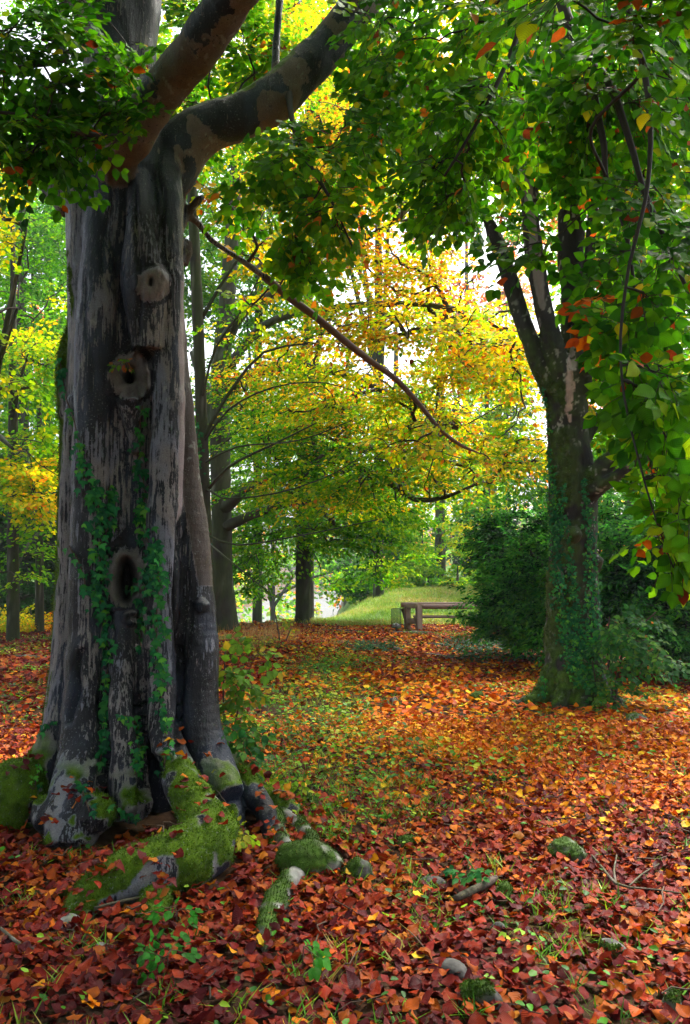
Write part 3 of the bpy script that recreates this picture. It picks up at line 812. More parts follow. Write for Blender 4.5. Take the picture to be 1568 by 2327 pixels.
# ------------------------------------------------------------------ ground, water
def grid(name, xs, ys, zf, mat, colf=None):
    X, Y = np.meshgrid(xs, ys); Z = zf(X, Y)
    V = np.stack([X, Y, Z], -1).reshape(-1, 3); nx, ny = len(xs), len(ys)
    i = np.arange(ny - 1)[:, None] * nx; j = np.arange(nx - 1)[None]
    q = np.stack([i + j, i + j + 1, i + nx + j + 1, i + nx + j], -1).reshape(-1, 4)
    return mesh(name, V, q, None, mat, None, colf(V) if colf else None)
def warp(a, b, n, p):          # dense near 0
    t = np.linspace(-1, 1, n); s = np.sign(t) * np.abs(t) ** p
    return np.where(s < 0, -s * a, s * b)
def soil(V):
    n1 = fbm(V * [.7, .7, 0] + 3, 4, 12)[:, None]; n2 = fbm(V * [6, 6, 0], 3, 13)[:, None]
    c = np.array([.055, .026, .012]) * (1 + .5 * n2) + np.array([.02, .035, 0]) * smooth(0, .4, n1)
    gr = (smooth(22.5, 25.5, V[:, 1]) * smooth(120, 90, V[:, 1]))[:, None]
    return np.clip(c * (1 - gr) + np.array([.06, .13, .012]) * (1 + .4 * n2) * gr, 0, 1)
xs = warp(-300, 300, 361, 2.6); ys = np.concatenate([np.linspace(-30, 0, 20, endpoint=False), np.linspace(0, 30, 300, endpoint=False), np.linspace(30, 70, 100, endpoint=False), 70 + 330 * np.linspace(0, 1, 40) ** 1.6])
M_SOIL = mat_vcol("soil", .95, .2, .8, 14, dist=.02, var=.35)
tag(grid("ground", xs, ys, ground_z, M_SOIL, soil), kind="structure")
mw, wn_, wl_, wp, _o = nodemat("lake_water"); wp.inputs["Base Color"].default_value = (.10, .13, .14, 1); wp.inputs["Roughness"].default_value = .12
wb = noise_node(wn_, wl_, .8, 3, .5, (1, .3, 1)); bb = wn_.new("ShaderNodeBump"); bb.inputs["Strength"].default_value = .15; wl_.new(wb.outputs[0], bb.inputs["Height"]); wl_.new(bb.outputs[0], wp.inputs["Normal"])
tag(grid("lake_water", np.linspace(-90, 30, 5), np.linspace(26, 250, 5), lambda X, Y: X * 0 - 4.4, mw), kind="structure")
# ------------------------------------------------------------------ the tree on the right
def trunk_cols(V, N, base, speck, mossy, seed, side=None):
    n1 = fbm(V * [7, 7, 3], 4, seed); n2 = fbm(V * [16, 16, 9], 3, seed + 1)
    C = np.array(base) * (1 + .6 * n1[:, None]) * (1 + .3 * n2[:, None])
    sp = smooth(.34, .44, fbm(V * 26, 2, seed + 2)) * smooth(-.25, .25, n1)
    C = C + (np.array([.42, .42, .40]) - C) * (sp * speck)[:, None]
    m = mossy * smooth(-.1, .25, fbm(V * 4.2, 4, seed + 3) + (.25 if side is None else side))
    mc = np.array([.050, .100, .008]) * (1 + .8 * fbm(V * 22, 3, seed + 4)[:, None])
    C = C + (mc - C) * np.clip(m, 0, 1)[:, None]
    return np.clip(C, 0.003, 1), np.clip(m, 0, 1)
mb = MB()
RT = {}
RT['main'] = [(1308, 1640, 72, 9.5), (1308, 1590, 66, 9.5), (1306, 1535, 62, 9.5), (1304, 1470, 60, 9.5), (1303, 1360, 56, 9.5), (1302, 1200, 52, 9.5), (1300, 1100, 50, 9.5), (1294, 1000, 46, 9.5), (1287, 900, 46, 9.5), (1282, 850, 46, 9.5)]
RT['s1'] = [(1282, 960, 24, 9.5), (1244, 868, 21, 9.5), (1212, 795, 20, 9.5), (1183, 715, 20, 9.6), (1157, 630, 19, 9.6), (1130, 550, 18, 9.7), (1108, 500, 13, 9.7), (1085, 450, 9, 9.8), (1050, 380, 6, 10), (1000, 320, 4, 10.2)]
RT['s2'] = [(1285, 900, 34, 9.45), (1258, 780, 24, 9.4), (1233, 690, 21, 9.4), (1213, 570, 23, 9.4), (1202, 450, 22, 9.4), (1190, 300, 20, 9.4), (1168, 180, 19, 9.4), (1140, 60, 18, 9.4), (1118, -80, 17, 9.4), (1110, -250, 14, 9.4)]
RT['s3'] = [(1302, 900, 30, 9.6), (1299, 700, 27, 9.7), (1297, 560, 29, 9.7), (1295, 400, 27, 9.8), (1290, 250, 24, 9.9), (1278, 80, 20, 10), (1268, -90, 18, 10), (1260, -260, 15, 10)]
RT['s4'] = [(1310, 900, 34, 9.45), (1322, 760, 22, 9.4), (1334, 640, 17, 9.4), (1343, 540, 13, 9.3), (1352, 430, 11, 9.3), (1380, 300, 8, 9.2)]
RT['l1'] = [(1318, 1140, 34, 9.45), (1345, 1092, 28, 9.3), (1385, 1048, 20, 9.2), (1430, 1005, 15, 9.1), (1480, 955, 11, 9.0), (1560, 900, 8, 8.8), (1650, 870, 6, 8.7)]
RT['l2'] = [(1338, 1120, 22, 9.3), (1385, 1092, 15, 9.1), (1436, 1056, 12, 9.0), (1482, 1030, 10, 8.9), (1560, 1010, 8, 8.8), (1650, 1000, 6, 8.7)]
RT['l3'] = [(1320, 1010, 18, 9.7), (1360, 950, 13, 9.8), (1420, 910, 10, 9.9), (1500, 850, 7, 10)]
for k in list(RT): P_, r_ = path(RT[k], .1); RT[k + 'P'] = P_; RT[k + 'r'] = r_; mb.tube(P_, r_, 20, caps=True, bump=.14, seed=len(k) + len(RT[k]))
for rows in ([(1290, 1470, 34, 9.35), (1268, 1540, 36, 9.3), (1238, 1582, 28, 9.25), (1200, 1600, 18, 9.2), (1160, 1606, 10, 9.2), (1120, 1622, 6, 9.2)],
             [(1300, 1500, 34, 9.2), (1290, 1570, 30, 9.1), (1275, 1600, 22, 9.0), (1262, 1625, 12, 8.9)],
             [(1320, 1520, 34, 9.2), (1325, 1580, 32, 9.05), (1322, 1612, 24, 8.95), (1318, 1640, 12, 8.85)],
             [(1330, 1490, 30, 9.4), (1352, 1560, 28, 9.35), (1385, 1592, 20, 9.3), (1430, 1612, 12, 9.25), (1470, 1640, 7, 9.1)],
             [(1270, 1300, 10, 9.2), (1262, 1330, 12, 9.15), (1258, 1350, 8, 9.2)], [(1340, 1260, 14, 9.4), (1352, 1275, 20, 9.35), (1350, 1300, 14, 9.4)],
             [(1302, 1205, 16, 9.15), (1304, 1215, 18, 9.1), (1304, 1228, 12, 9.15)]):
    P_, r_ = path(rows, .1); mb.tube(P_, r_, 14, caps=True, bump=.16, seed=len(rows))
RV, RQ = remeshed(mb, .019, 4); RN = vnormals(RV, RQ)
if (RN[:, 1] * (RV[:, 1] - 9.5)).mean() < 0: RQ = RQ[:, ::-1].copy(); RN = -RN
H = .022 * fbm(RV * [3, 3, 1.2], 4, 5) + .012 * fbm(RV * [12, 12, 4], 3, 6)
foot = smooth(.75, .1, RV[:, 2]) * smooth(1.0, .6, 0 * RV[:, 2]); leftside = smooth(.2, -.6, RN[:, 0])
ms = np.clip(foot * .9 + leftside * .45 * smooth(5.5, 3.0, RV[:, 2]) + .30 * smooth(5.2, 3.4, RV[:, 2]), 0, 1)
C, mo = trunk_cols(RV, RN, [.019, .018, .019], .8, ms, 130)
H += mo * .012 * (1 + fbm(RV * 30, 2, 9))
RV = RV + RN * H[:, None]
# pale scar on the front and the pinkish side of the second stem
def band(V, rows, Y):
    v = np.array([at(0, r[0], 1.0)[2] for r in rows]) - CAM_H; a = (np.array([r[1] for r in rows]) - 784) / F; b = (np.array([r[2] for r in rows]) - 784) / F
    pv = (V[:, 2] - CAM_H) / V[:, 1]; pu = V[:, 0] / V[:, 1]; o = np.argsort(v)
    nz = 4 / F * fbm(V * 9, 3, 44)
    return smooth(0, 2 / F, pu - np.interp(pv, v[o], a[o]) - nz) * smooth(0, 2 / F, np.interp(pv, v[o], b[o]) - pu + nz) * (pv > v.min()) * (pv < v.max())
bnd = band(RV, [(770, 1310, 1318), (830, 1296, 1320), (880, 1292, 1316), (930, 1290, 1306), (960, 1297, 1303)], 9.4) * (RN[:, 1] < .2)
C = C + (np.array([.42, .33, .33]) * (1 + .3 * fbm(RV * 30, 2, 7)[:, None]) - C) * (bnd * smooth(-.35, -.1, fbm(RV * 18, 3, 8)))[:, None]
bnd = band(RV, [(280, 1192, 1214), (450, 1205, 1226), (560, 1214, 1240), (640, 1222, 1250), (692, 1234, 1250), (705, 1240, 1246)], 9.4) * (RN[:, 1] < .3)
C = C + (np.array([.22, .19, .20]) - C) * bnd[:, None] * .9
l2m = near(RV, RT['l2P'][8:], RT['l2r'][8:]) < 1.35
C = np.where(l2m[:, None], np.array([.26, .17, .13]) * (1 + .3 * fbm(RV * 14, 3, 3)[:, None]), C)
RTREE = thing("forked_tree", (2.75, 9.5, 0), "dark many-stemmed tree with ivy up its trunk, beside the dark yew bushes", "tree")
RTRUNK = mesh("trunk", RV, RQ, None, M_BARK_FAR, RTREE, C)
mi = rng.choice(np.flatnonzero(mo > .55), 14000)
ml = Leaves(); ml.add(RV[mi], unit(RN[mi] + rng.normal(0, .5, (len(mi), 3))), rng.normal(0, 1, (len(mi), 3)), rng.uniform(.012, .026, len(mi)), C[mi] * rng.uniform(.7, 1.8, (len(mi), 1)))
o = ml.build("moss", 'frond', M_GRASS, RTREE, fold=(0, .1), wide=1.6); o["kind"] = "stuff"
RBVH = BVHTree.FromPolygons(RV.tolist(), RQ.tolist())

# ------------------------------------------------------------------ palettes (r, g, b) of autumn beech
G1, G2, G3, G4 = (.040, .19, .004), (.085, .30, .004), (.16, .42, .005), (.020, .11, .005)
YG, Y1, Y2 = (.36, .54, .006), (.80, .66, .008), (.88, .50, .008)
O1, O2, BR = (.74, .22, .008), (.50, .09, .006), (.20, .030, .008)
def mixcol(table, seed, scale=1.1, jit=.2, fine=.35):
    """table: function of height/position giving weights; colours vary slowly over the crown and from leaf to leaf"""
    rr = np.random.default_rng(seed)
    pal = [t[0] for t in table]; w = [t[1] for t in table]
    def f(P, _):
        z = (.62 * fbm(P * scale, 3, seed) + rr.normal(0, fine * .4, len(P))) / math.hypot(.17, .4 * fine); t = 1 / (1 + np.exp(-1.7 * z))
        return pick(pal, w, t, rr, jit)
    return f
def grade(fa, fb, fn, seed):
    rr = np.random.default_rng(seed)
    def f(P, i):
        k = np.clip(fn(P) + rr.normal(0, .18, len(P)), 0, 1); m = rr.random(len(P)) < k
        return np.where(m[:, None], fb(P, i), fa(P, i))
    return f

TWIG = (.035, .026, .02)
def crown_tree(name, label, base, limbs, ells, nsites, per, size, colfn, seed, cat="tree", group=None, L=.7, W=.35, kind='mid', trunkcol=(.035, .03, .026), tip=.005, droop=.35, clump=1.4, thr=-.15, fold=(.05, .4), thick=.03, wide=1.0, power=.45, tilt=.3, moss=.3, root=None, mat=None, trunk_extra=None, pathw=.28, zf=1.0, nj=.38):
    r = np.random.default_rng(seed)
    t = root or thing(name, base, label, cat, group)
    mbt = MB(); allp = []
    for rows in limbs:
        P_, r_ = path(rows, .25 if rows[0][3] < 30 else .6)
        mbt.tube(P_, r_, 14 if r_.max() > .06 else 7, caps=True, bump=.12, seed=seed)
        allp.append(P_[len(P_) // 3:] if rows is limbs[0] and len(P_) > 8 else P_)
    if mbt.v and not root:
        Vt = np.vstack(mbt.v); ct, _m = trunk_cols(Vt, None, trunkcol, .35, moss, seed)
        mbt.c = [ct]; mbt.v = [Vt]; mbt.build("trunk", M_BARK_FAR, t)
    S = ell_sites(ells, nsites, r, clump, thr, seed, zf)
    tubes, dirs = branching(allp, S, r, tip=tip, power=power, pathw=pathw)
    mt = MB(); build_tubes(mt, tubes, TWIG, .25, .012); mt.build("branches", M_TWIG, t)
    lv = Leaves(); sprays(lv, S, dirs, per, L, W, size, colfn, r, droop=droop, thick=thick, tilt=tilt, nj=nj)
    o = lv.build("foliage", kind, mat or M_LEAF, t, fold=fold, wide=wide, seed=seed)
    print(name, len(S), lv.count())
    return t

# crown of the right tree, mostly high and to the right
cf = mixcol([(G4, 1), (G1, 2), (G2, 3), (G3, 2.5), (YG, 2), (Y1, 1), (O2, .4)], 201)
crown_tree(None, None, None, [RT['s1'], RT['s2'], RT['s3'], RT['s4'], RT['l1'], RT['l2'], RT['l3']],
           [(1250, 250, 330, 300, 9.8, 1.9), (1480, 500, 200, 400, 10.2, 1.6), (1480, 900, 150, 200, 9.5, 1.3), (1060, 420, 110, 160, 10.2, 1.0), (1200, 60, 420, 160, 9, 2.0)], 400, 80, .085, cf, 21, root=RTREE, L=.55, W=.3)
# ------------------------------------------------------------------ slim ivy-clad tree and the spreading beech behind
slim = [(480, 1440, 17, 12), (474, 1380, 14, 12), (468, 1200, 13.5, 12), (460, 1000, 13.5, 12), (453, 800, 13, 12), (446, 640, 13, 12), (440, 500, 12, 12), (436, 380, 11, 12), (440, 200, 10, 12), (445, 60, 8, 12)]
gold = mixcol([(G3, 1.2), (YG, 3.2), (Y1, 3.4), (Y2, 1.2), (O1, .55), (O2, .4), (BR, .12)], 301, fine=.6)
greens = mixcol([(G4, .5), (G1, 1.4), (G2, 2.6), (G3, 3.2), (YG, 2.2), (Y1, .9), (O1, .25)], 302)
hi2lo = grade(greens, gold, lambda P: smooth(2.7, 5.2, P[:, 2] + .5 * (P[:, 0] - 1.0)) * .97, 5)
lgreen = mixcol([(G1, 1), (G2, 2), (G3, 3), (YG, 2.5), (Y1, 1.5), (O1, .5)], 303)
crown_tree("slim_tree", "slim greenish trunk with ivy, close behind the big beech", (at(480, 1430, 12)), [slim,
    [(462, 1010, 6, 12), (480, 960, 5, 11.9), (530, 880, 4, 11.8), (600, 800, 3, 11.6), (700, 780, 2, 11.4)], [(468, 1050, 2.6, 11.9), (540, 1015, 2.2, 11.6), (680, 1000, 1.7, 11.2), (800, 955, 1, 11)], [(472, 1215, 2.6, 11.9), (540, 1238, 2.2, 11.6), (690, 1215, 1.7, 11.2), (860, 1180, 1, 11)], [(470, 1110, 2.8, 11.9), (505, 1132, 2.4, 11.7), (630, 1120, 1.9, 11.3), (760, 1075, 1.4, 11), (850, 1015, .9, 11)], [(476, 1235, 2.2, 11.9), (530, 1280, 1.8, 11.6), (610, 1345, 1.2, 11.3)], [(466, 1000, 3, 11.9), (520, 930, 2.5, 11.7), (620, 880, 2, 11.3), (740, 870, 1.4, 11), (860, 910, .9, 11)], [(460, 900, 3, 11.9), (490, 790, 2.6, 11.8), (560, 690, 2, 11.6), (600, 600, 1.2, 11.5)], [(450, 740, 5, 12), (500, 650, 4, 12), (560, 560, 3, 12), (600, 480, 2, 12)],
    [(466, 1120, 4, 12), (520, 1060, 3.4, 11.7), (620, 1010, 2.6, 11.4), (720, 960, 1.6, 11.2)]],
    [(560, 150, 240, 240, 12, 1.6), (620, 700, 170, 150, 12, 1.1), (360, 200, 160, 200, 12, 1.2)], 150, 60, .075, lgreen, 31, L=.5, W=.28)
spread = [(508, 1440, 40, 21), (508, 1390, 30, 21), (505, 1300, 25, 21), (503, 1150, 23, 21), (500, 1000, 23, 21), (502, 850, 23, 21), (515, 700, 20, 21), (525, 560, 17, 21), (535, 420, 14, 21), (545, 250, 10, 21)]
SL = [[(505, 1160, 16.2, 21), (560, 1110, 12.2, 20), (620, 1085, 10.8, 19), (690, 1048, 10.1, 18), (760, 1025, 8.8, 17.5), (860, 1018, 6.8, 17), (960, 1035, 5.4, 16.5), (1060, 1060, 4.1, 16)],
      [(760, 1030, 8.1, 17.5), (820, 1062, 8.1, 17), (890, 1100, 7.4, 16.5), (945, 1135, 6.1, 16.2), (1010, 1130, 4.7, 16), (1080, 1100, 3.4, 15.8)],
      [(503, 900, 16.2, 21), (570, 850, 12.2, 19.5), (660, 830, 9.5, 18), (780, 850, 8.1, 17), (900, 900, 6.8, 16), (1040, 960, 4.7, 15)],
      [(508, 780, 16.2, 21), (560, 700, 13.5, 19), (680, 640, 10.8, 17), (800, 560, 8.1, 15.5), (900, 500, 6.8, 14.5), (960, 430, 5.4, 14)],
      [(505, 1010, 18.9, 21), (470, 900, 13.5, 21.5), (440, 800, 9.5, 22)],
      [(504, 1200, 13.5, 21), (600, 1160, 9.5, 20), (700, 1140, 6.8, 19), (760, 1190, 4.7, 18.5)],
      [(500, 860, 12.2, 20.5), (600, 740, 9.5, 18), (760, 700, 8.1, 16), (920, 690, 6.8, 14.5), (1040, 700, 4.7, 13.5)]]
crown_tree("spreading_beech", "spreading beech with golden upper leaves and green lower ones, behind the slim ivy-clad trunk", at(508, 1425, 21), [spread] + SL,
    [(860, 620, 200, 200, 14.0, 2.4), (960, 780, 230, 150, 13.5, 2.4), (850, 860, 260, 150, 15.0, 2.6), (1020, 920, 190, 130, 14.2, 2.0), (1110, 960, 120, 110, 13.8, 1.5), (1150, 820, 90, 130, 14.5, 1.4), (1000, 1080, 190, 70, 14.5, 1.8), (1190, 1040, 60, 60, 13.5, 1.0), (800, 1100, 200, 60, 16, 1.8), (760, 480, 180, 130, 15.0, 1.8), (850, 330, 210, 130, 15.5, 2.0), (700, 1000, 230, 90, 17.5, 2.2),
     (940, 1060, 220, 90, 16.0, 2.0), (620, 880, 150, 150, 18, 2.2), (700, 250, 200, 200, 17, 2), (700, 1120, 200, 60, 18, 2)], 1400, 54, .086, hi2lo, 41, L=.85, W=.50, clump=.9, thr=.0, tip=.0095, droop=.22, tilt=.14, zf=2.6, nj=.30, thick=.012)
cgreen = mixcol([(G4, .5), (G1, 1.6), (G2, 3), (G3, 3.2), (YG, 1.8)], 304)
crown_tree("dark_trunked_tree", "straight black trunk on the crest with layered green branches", at(688, 1410, 24), [
    [(688, 1425, 21, 24), (688, 1395, 18, 24), (689, 1300, 17, 24), (690, 1180, 16.5, 24), (692, 1050, 15, 24), (694, 900, 13, 24), (700, 700, 10, 24)]],
    [(650, 1180, 170, 70, 24, 2.4), (800, 1180, 140, 90, 23.5, 2.4), (840, 1280, 70, 45, 24, 1.6), (620, 1260, 90, 55, 23.5, 2), (600, 1330, 60, 36, 23.5, 1.5), (760, 1010, 260, 120, 24.5, 3), (590, 1080, 120, 150, 24, 2.4), (780, 1240, 80, 60, 23, 2), (740, 1330, 60, 40, 24.5, 1.3), (900, 1200, 90, 90, 24, 2.4), (860, 1100, 140, 80, 23.5, 2.5), (560, 1180, 60, 90, 24, 2)], 560, 64, .11, cgreen, 51, L=1.0, W=.55, droop=.2, clump=.6, tilt=.12, tip=.008, zf=2.6, nj=.3, thick=.015)
# ------------------------------------------------------------------ the beech's own leaves, near the viewer
r = np.random.default_rng(77)
shadedgreen = mixcol([(G4, 1.2), (G1, 3), (G2, 3.4), (G3, 1.6), (YG, .25), (Y1, .12), (O2, .25), (BR, .2)], 401, scale=2.5, fine=.9)  # darker mix: shade on the overhanging leaves put into their colour
backlitgreen = mixcol([(G1, 1.2), (G2, 3), (G3, 3.4), (YG, .9), (Y1, .3), (O1, .25), (BR, .15)], 402, scale=1.6, fine=.8)  # brighter mix: light shining through the leaves put into their colour
LA, LB_, LC_ = PA, PBm, PC
hang1 = [(1240, -330, 20, 4.4), (1262, -140, 17, 3.8), (1278, 10, 14, 3.5), (1310, 80, 13, 3.4), (1345, 140, 12, 3.4), (1352, 230, 9, 3.35), (1372, 330, 7.5, 3.3), (1376, 400, 6, 3.3), (1420, 520, 5, 3.3), (1440, 640, 4, 3.3), (1452, 760, 3, 3.3)]
hang2 = [(1345, 142, 10, 3.4), (1385, 190, 10, 3.3), (1415, 270, 8.5, 3.2), (1440, 350, 7.5, 3.2), (1462, 430, 6.5, 3.15), (1500, 520, 6, 3.1), (1535, 600, 5, 3.1), (1580, 700, 4, 3.1)]
hang3 = [(1440, -330, 16, 3.6), (1400, -100, 12, 3.2), (1440, 60, 9, 3.0), (1470, 200, 7, 2.9), (1478, 330, 6, 2.85), (1465, 460, 5, 2.8), (1430, 600, 4, 2.8), (1410, 760, 3.5, 2.8), (1418, 900, 3, 2.75), (1450, 1040, 2.5, 2.7), (1490, 1180, 2, 2.7), (1530, 1290, 1.5, 2.7)]
hang4 = [(1060, -260, 14, 5.0), (1170, -60, 9, 4.4), (1180, 60, 7, 4.2), (1120, 210, 5, 4.1), (1060, 320, 4, 4.1), (1010, 400, 3, 4.1)]
left1 = [(262, -60, 24, 5.0), (200, -40, 18, 4.6), (120, 60, 12, 4.3), (150, 130, 9, 4.0), (60, 150, 6, 3.8), (-60, 180, 4, 3.6)]
left2 = [(300, 310, 12, 4.3), (250, 312, 9, 4.1), (180, 300, 7, 3.9), (90, 270, 5, 3.8), (0, 255, 4, 3.7), (-80, 260, 3, 3.6)]
mid1 = [(655, 200, 10, 5.2), (662, 262, 7, 4.95), (680, 330, 5.5, 4.7), (720, 400, 5, 4.5), (760, 470, 3, 4.4), (800, 560, 2, 4.4)]
def cluster(name, limbs, ells, n, size, colfn, seed, anchors, nleaf=6, nsub=3, hang=.3, label=None):
    rr = np.random.default_rng(seed)
    ml, mbx = Leaves(), MB(); ps = []
    for rows in limbs:
        P_, r_ = path(rows, .08); mbx.tube(P_, r_, 9, (.045, .036, .034), caps=True, bump=.12, seed=seed); ps.append(P_)
    ps += anchors
    S = ell_sites(ells, n, rr, 1.8, -.25, seed)
    tubes, dirs = branching(ps, S, rr, tip=.0024, power=.42, maxr=.008, wig=.16)
    build_tubes(mbx, tubes, (.035, .028, .024), .06, .004)
    for s, d in zip(S, dirs): spray_near(ml, mbx, s, d, rr, size * rr.uniform(.85, 1.12), colfn, nsub, nleaf, hang=hang)
    b = mbx.build("branch", M_TWIG, BEECH)
    if label: b["label"] = label
    o = ml.build("foliage", 'hi', M_LEAF_NEAR, BEECH, fold=(.05, .35), curl=(-.3, .12), seed=seed)
    print(name, len(S), ml.count())
cluster("left", [left1, left2], [(120, 170, 200, 120, 3.9, .5), (60, 310, 90, 70, 3.8, .4), (210, 260, 110, 80, 4.1, .25), (330, 120, 60, 70, 4.8, .3), (190, 60, 120, 50, 4.0, .4), (130, 360, 60, 40, 4.0, .3)], 125, .070, shadedgreen, 61, [PA[:25]])
cluster("between", [], [(470, 240, 120, 80, 5.9, .5), (540, 130, 100, 130, 6.2, .6), (620, 60, 90, 90, 6.0, .5), (440, 60, 60, 60, 6.3, .5), (700, 30, 80, 60, 6.2, .5)], 105, .076, backlitgreen, 62, [PBm, PA])
cluster("hanging", [mid1], [(640, 300, 70, 40, 4.6, .3), (690, 370, 90, 60, 4.5, .35), (740, 470, 60, 80, 4.5, .3), (560, 430, 50, 50, 4.8, .25), (680, 560, 40, 60, 4.6, .25), (800, 330, 70, 60, 4.8, .4), (720, 620, 25, 30, 4.6, .2)], 62, .075, backlitgreen, 63, [PBm[20:]], hang=.7)
cluster("upper", [hang4], [(960, 150, 180, 130, 5.0, .7), (1080, 300, 130, 110, 4.4, .6), (900, 60, 120, 90, 5.4, .6), (1000, 420, 120, 60, 4.4, .5), (860, 230, 80, 80, 5.2, .5), (1130, 110, 110, 110, 4.6, .6), (1060, 500, 70, 50, 4.1, .3), (1250, 190, 110, 90, 4.8, .6), (1020, 260, 150, 110, 5.6, .7), (1150, 60, 140, 70, 5.2, .6)], 215, .078, backlitgreen, 64, [PBm[30:]], hang=.6)
cluster("right", [hang1, hang2, hang3], [(1380, 180, 190, 150, 3.4, .6), (1480, 380, 120, 160, 3.2, .5), (1350, 270, 100, 100, 3.5, .5), (1500, 620, 90, 150, 3.1, .4), (1420, 80, 180, 90, 3.2, .5), (1400, 560, 50, 90, 3.3, .4), (1450, 780, 90, 110, 3.0, .35), (1500, 960, 70, 120, 2.85, .25), (1520, 1150, 45, 110, 2.75, .15), (1380, 740, 40, 60, 3.1, .2), (1545, 1290, 25, 40, 2.7, .1), (1450, 250, 150, 190, 4.2, .6), (1410, 430, 70, 80, 4.2, .4), (1500, 560, 90, 130, 4.0, .4)], 170, .066, shadedgreen, 65, [], hang=.8)
cluster("lone spray", [], [(1250, -20, 60, 40, 2.3, .15), (1190, 560, 50, 25, 3.6, .15), (1130, 640, 10, 10, 3.7, .1), (1500, 30, 80, 60, 2.3, .2)], 18, .075, shadedgreen, 66, [path(hang1, .1)[0], path(hang4, .1)[0]], hang=.4)
cluster("chain", [], [(1480, 870, 60, 60, 2.8, .15), (1500, 970, 55, 60, 2.75, .12), (1520, 1080, 45, 60, 2.72, .1), (1530, 1180, 40, 60, 2.7, .1), (1545, 1280, 24, 40, 2.7, .06)], 42, .074, mixcol([(G1, 1), (G2, 3), (G3, 3), (YG, 1.2), (O2, .2)], 405, scale=2.5, fine=.9), 68, [path(hang3, .06)[0][40:]], nsub=2, nleaf=4, hang=.9)
cluster("rust", [], [(1385, 690, 30, 30, 3.25, .06), (1400, 750, 45, 30, 3.25, .06), (1190, 235, 30, 20, 4.4, .1), (905, 130, 25, 20, 4.9, .1)], 14, .07, mixcol([(O1, 1), (O2, 3), (BR, 1)], 407, scale=2.5, fine=.9), 69, [path(hang3, .06)[0], path(hang4, .06)[0], path(hang1, .1)[0]], nsub=1, nleaf=4, hang=.8)
# golden leaves along the thin drooping limb
k = k0 - 3
mbx = MB(); mbx.tube(PC[k:], RC[k:], 10, (.13, .085, .065), caps=True, bump=.12)
rr = np.random.default_rng(9); ml = Leaves()
S = ell_sites([(560, 540, 90, 60, 5.6, .35), (480, 470, 40, 50, 5.5, .25), (620, 590, 70, 40, 5.8, .3), (600, 700, 80, 60, 5.9, .4), (860, 800, 120, 60, 6.2, .3), (1000, 950, 100, 40, 6.5, .3), (950, 1000, 110, 50, 6.4, .3), (1110, 1020, 60, 30, 6.6, .2)], 70, rr, 2, -.3, 5)
tubes, dirs = branching([PC[8:]], S, rr, tip=.0038, power=.45, maxr=.018)
build_tubes(mbx, tubes, (.04, .03, .025), .06, .004)
for s, d in zip(S, dirs): spray_near(ml, mbx, s, d, rr, .058 * rr.uniform(.8, 1.1), gold, 2, 4, hang=.3)
b = mbx.build("limb", M_TWIG, BEECH); b["label"] = "thin pinkish limb drooping down to the right"
b = ml.build("foliage", 'hi', M_LEAF_NEAR, BEECH, fold=(.05, .35), curl=(-.3, .12), seed=4); b["label"] = "golden and orange leaves along the thin limb"
# the crown above the picture, unseen, spread out to shade the foreground
rr = np.random.default_rng(19); lv = Leaves()
S = np.array([[rr.uniform(-8, 7), rr.uniform(-7.5, 5.2), rr.uniform(4.2, 9.0)] for _ in range(2100)])
S = S[(S[:, 2] > 6.0) | (S[:, 1] < -2.5)]; S = S[(S[:, 1] < 2.6) | (vnoise(S * .7, 8) > .0)]
S = S[(S[:, 2] > CAM_H + .95 * np.maximum(S[:, 1], 0) + .6) | (np.abs(S[:, 0]) > .6 * np.maximum(S[:, 1], 0) + 1.4)]
S = S[vnoise(S * .45, 6) > -.35]
tubes, dirs = branching([PA[20:], PBm[40:], path(LIMB_D, .2)[0], path(hang1, .3)[0][:6]], S, rr, tip=.006, power=.45, wig=.15)
mbx = MB(); build_tubes(mbx, tubes, (.04, .035, .03), .3, .01); mbx.build("branch", M_TWIG, BEECH)
sprays(lv, S, dirs, 62, 1.1, .6, .115, shadedgreen, rr)
# and the old tree's unseen high crown, added to shade trunk and near ground
S2 = np.array([[rr.uniform(-9, 6.5), rr.uniform(-6, 9.5), rr.uniform(9, 16)] for _ in range(1000)])
S2 = S2[(S2[:, 2] > CAM_H + .85 * np.maximum(S2[:, 1], 0) + 1) & (np.hypot((S2[:, 0] + 1.2) / 7.8, (S2[:, 1] - 2) / 8) < 1)]
tubes, dirs2 = branching([path(LIMB_D, .2)[0], path([(420, -330, 60, 4.9), (430, -900, 50, 4.6), (300, -1900, 40, 4.4), (350, -3000, 25, 4.2)], .3)[0], PBm[-10:]], S2, rr, tip=.01, power=.45, wig=.15)
mbx = MB(); build_tubes(mbx, tubes, (.04, .035, .03), .4, .02); P_, r_ = path([(420, -330, 60, 4.9), (430, -900, 50, 4.6), (300, -1900, 40, 4.4), (350, -3000, 25, 4.2)], .3); mbx.tube(P_, r_, 12, (.06, .05, .045)); mbx.build("branch", M_TWIG, BEECH)
sprays(lv, S2, dirs2, 46, 1.3, .8, .17, shadedgreen, rr)
b = lv.build("foliage", 'mid', M_LEAF, BEECH); print("roof", len(S), lv.count())
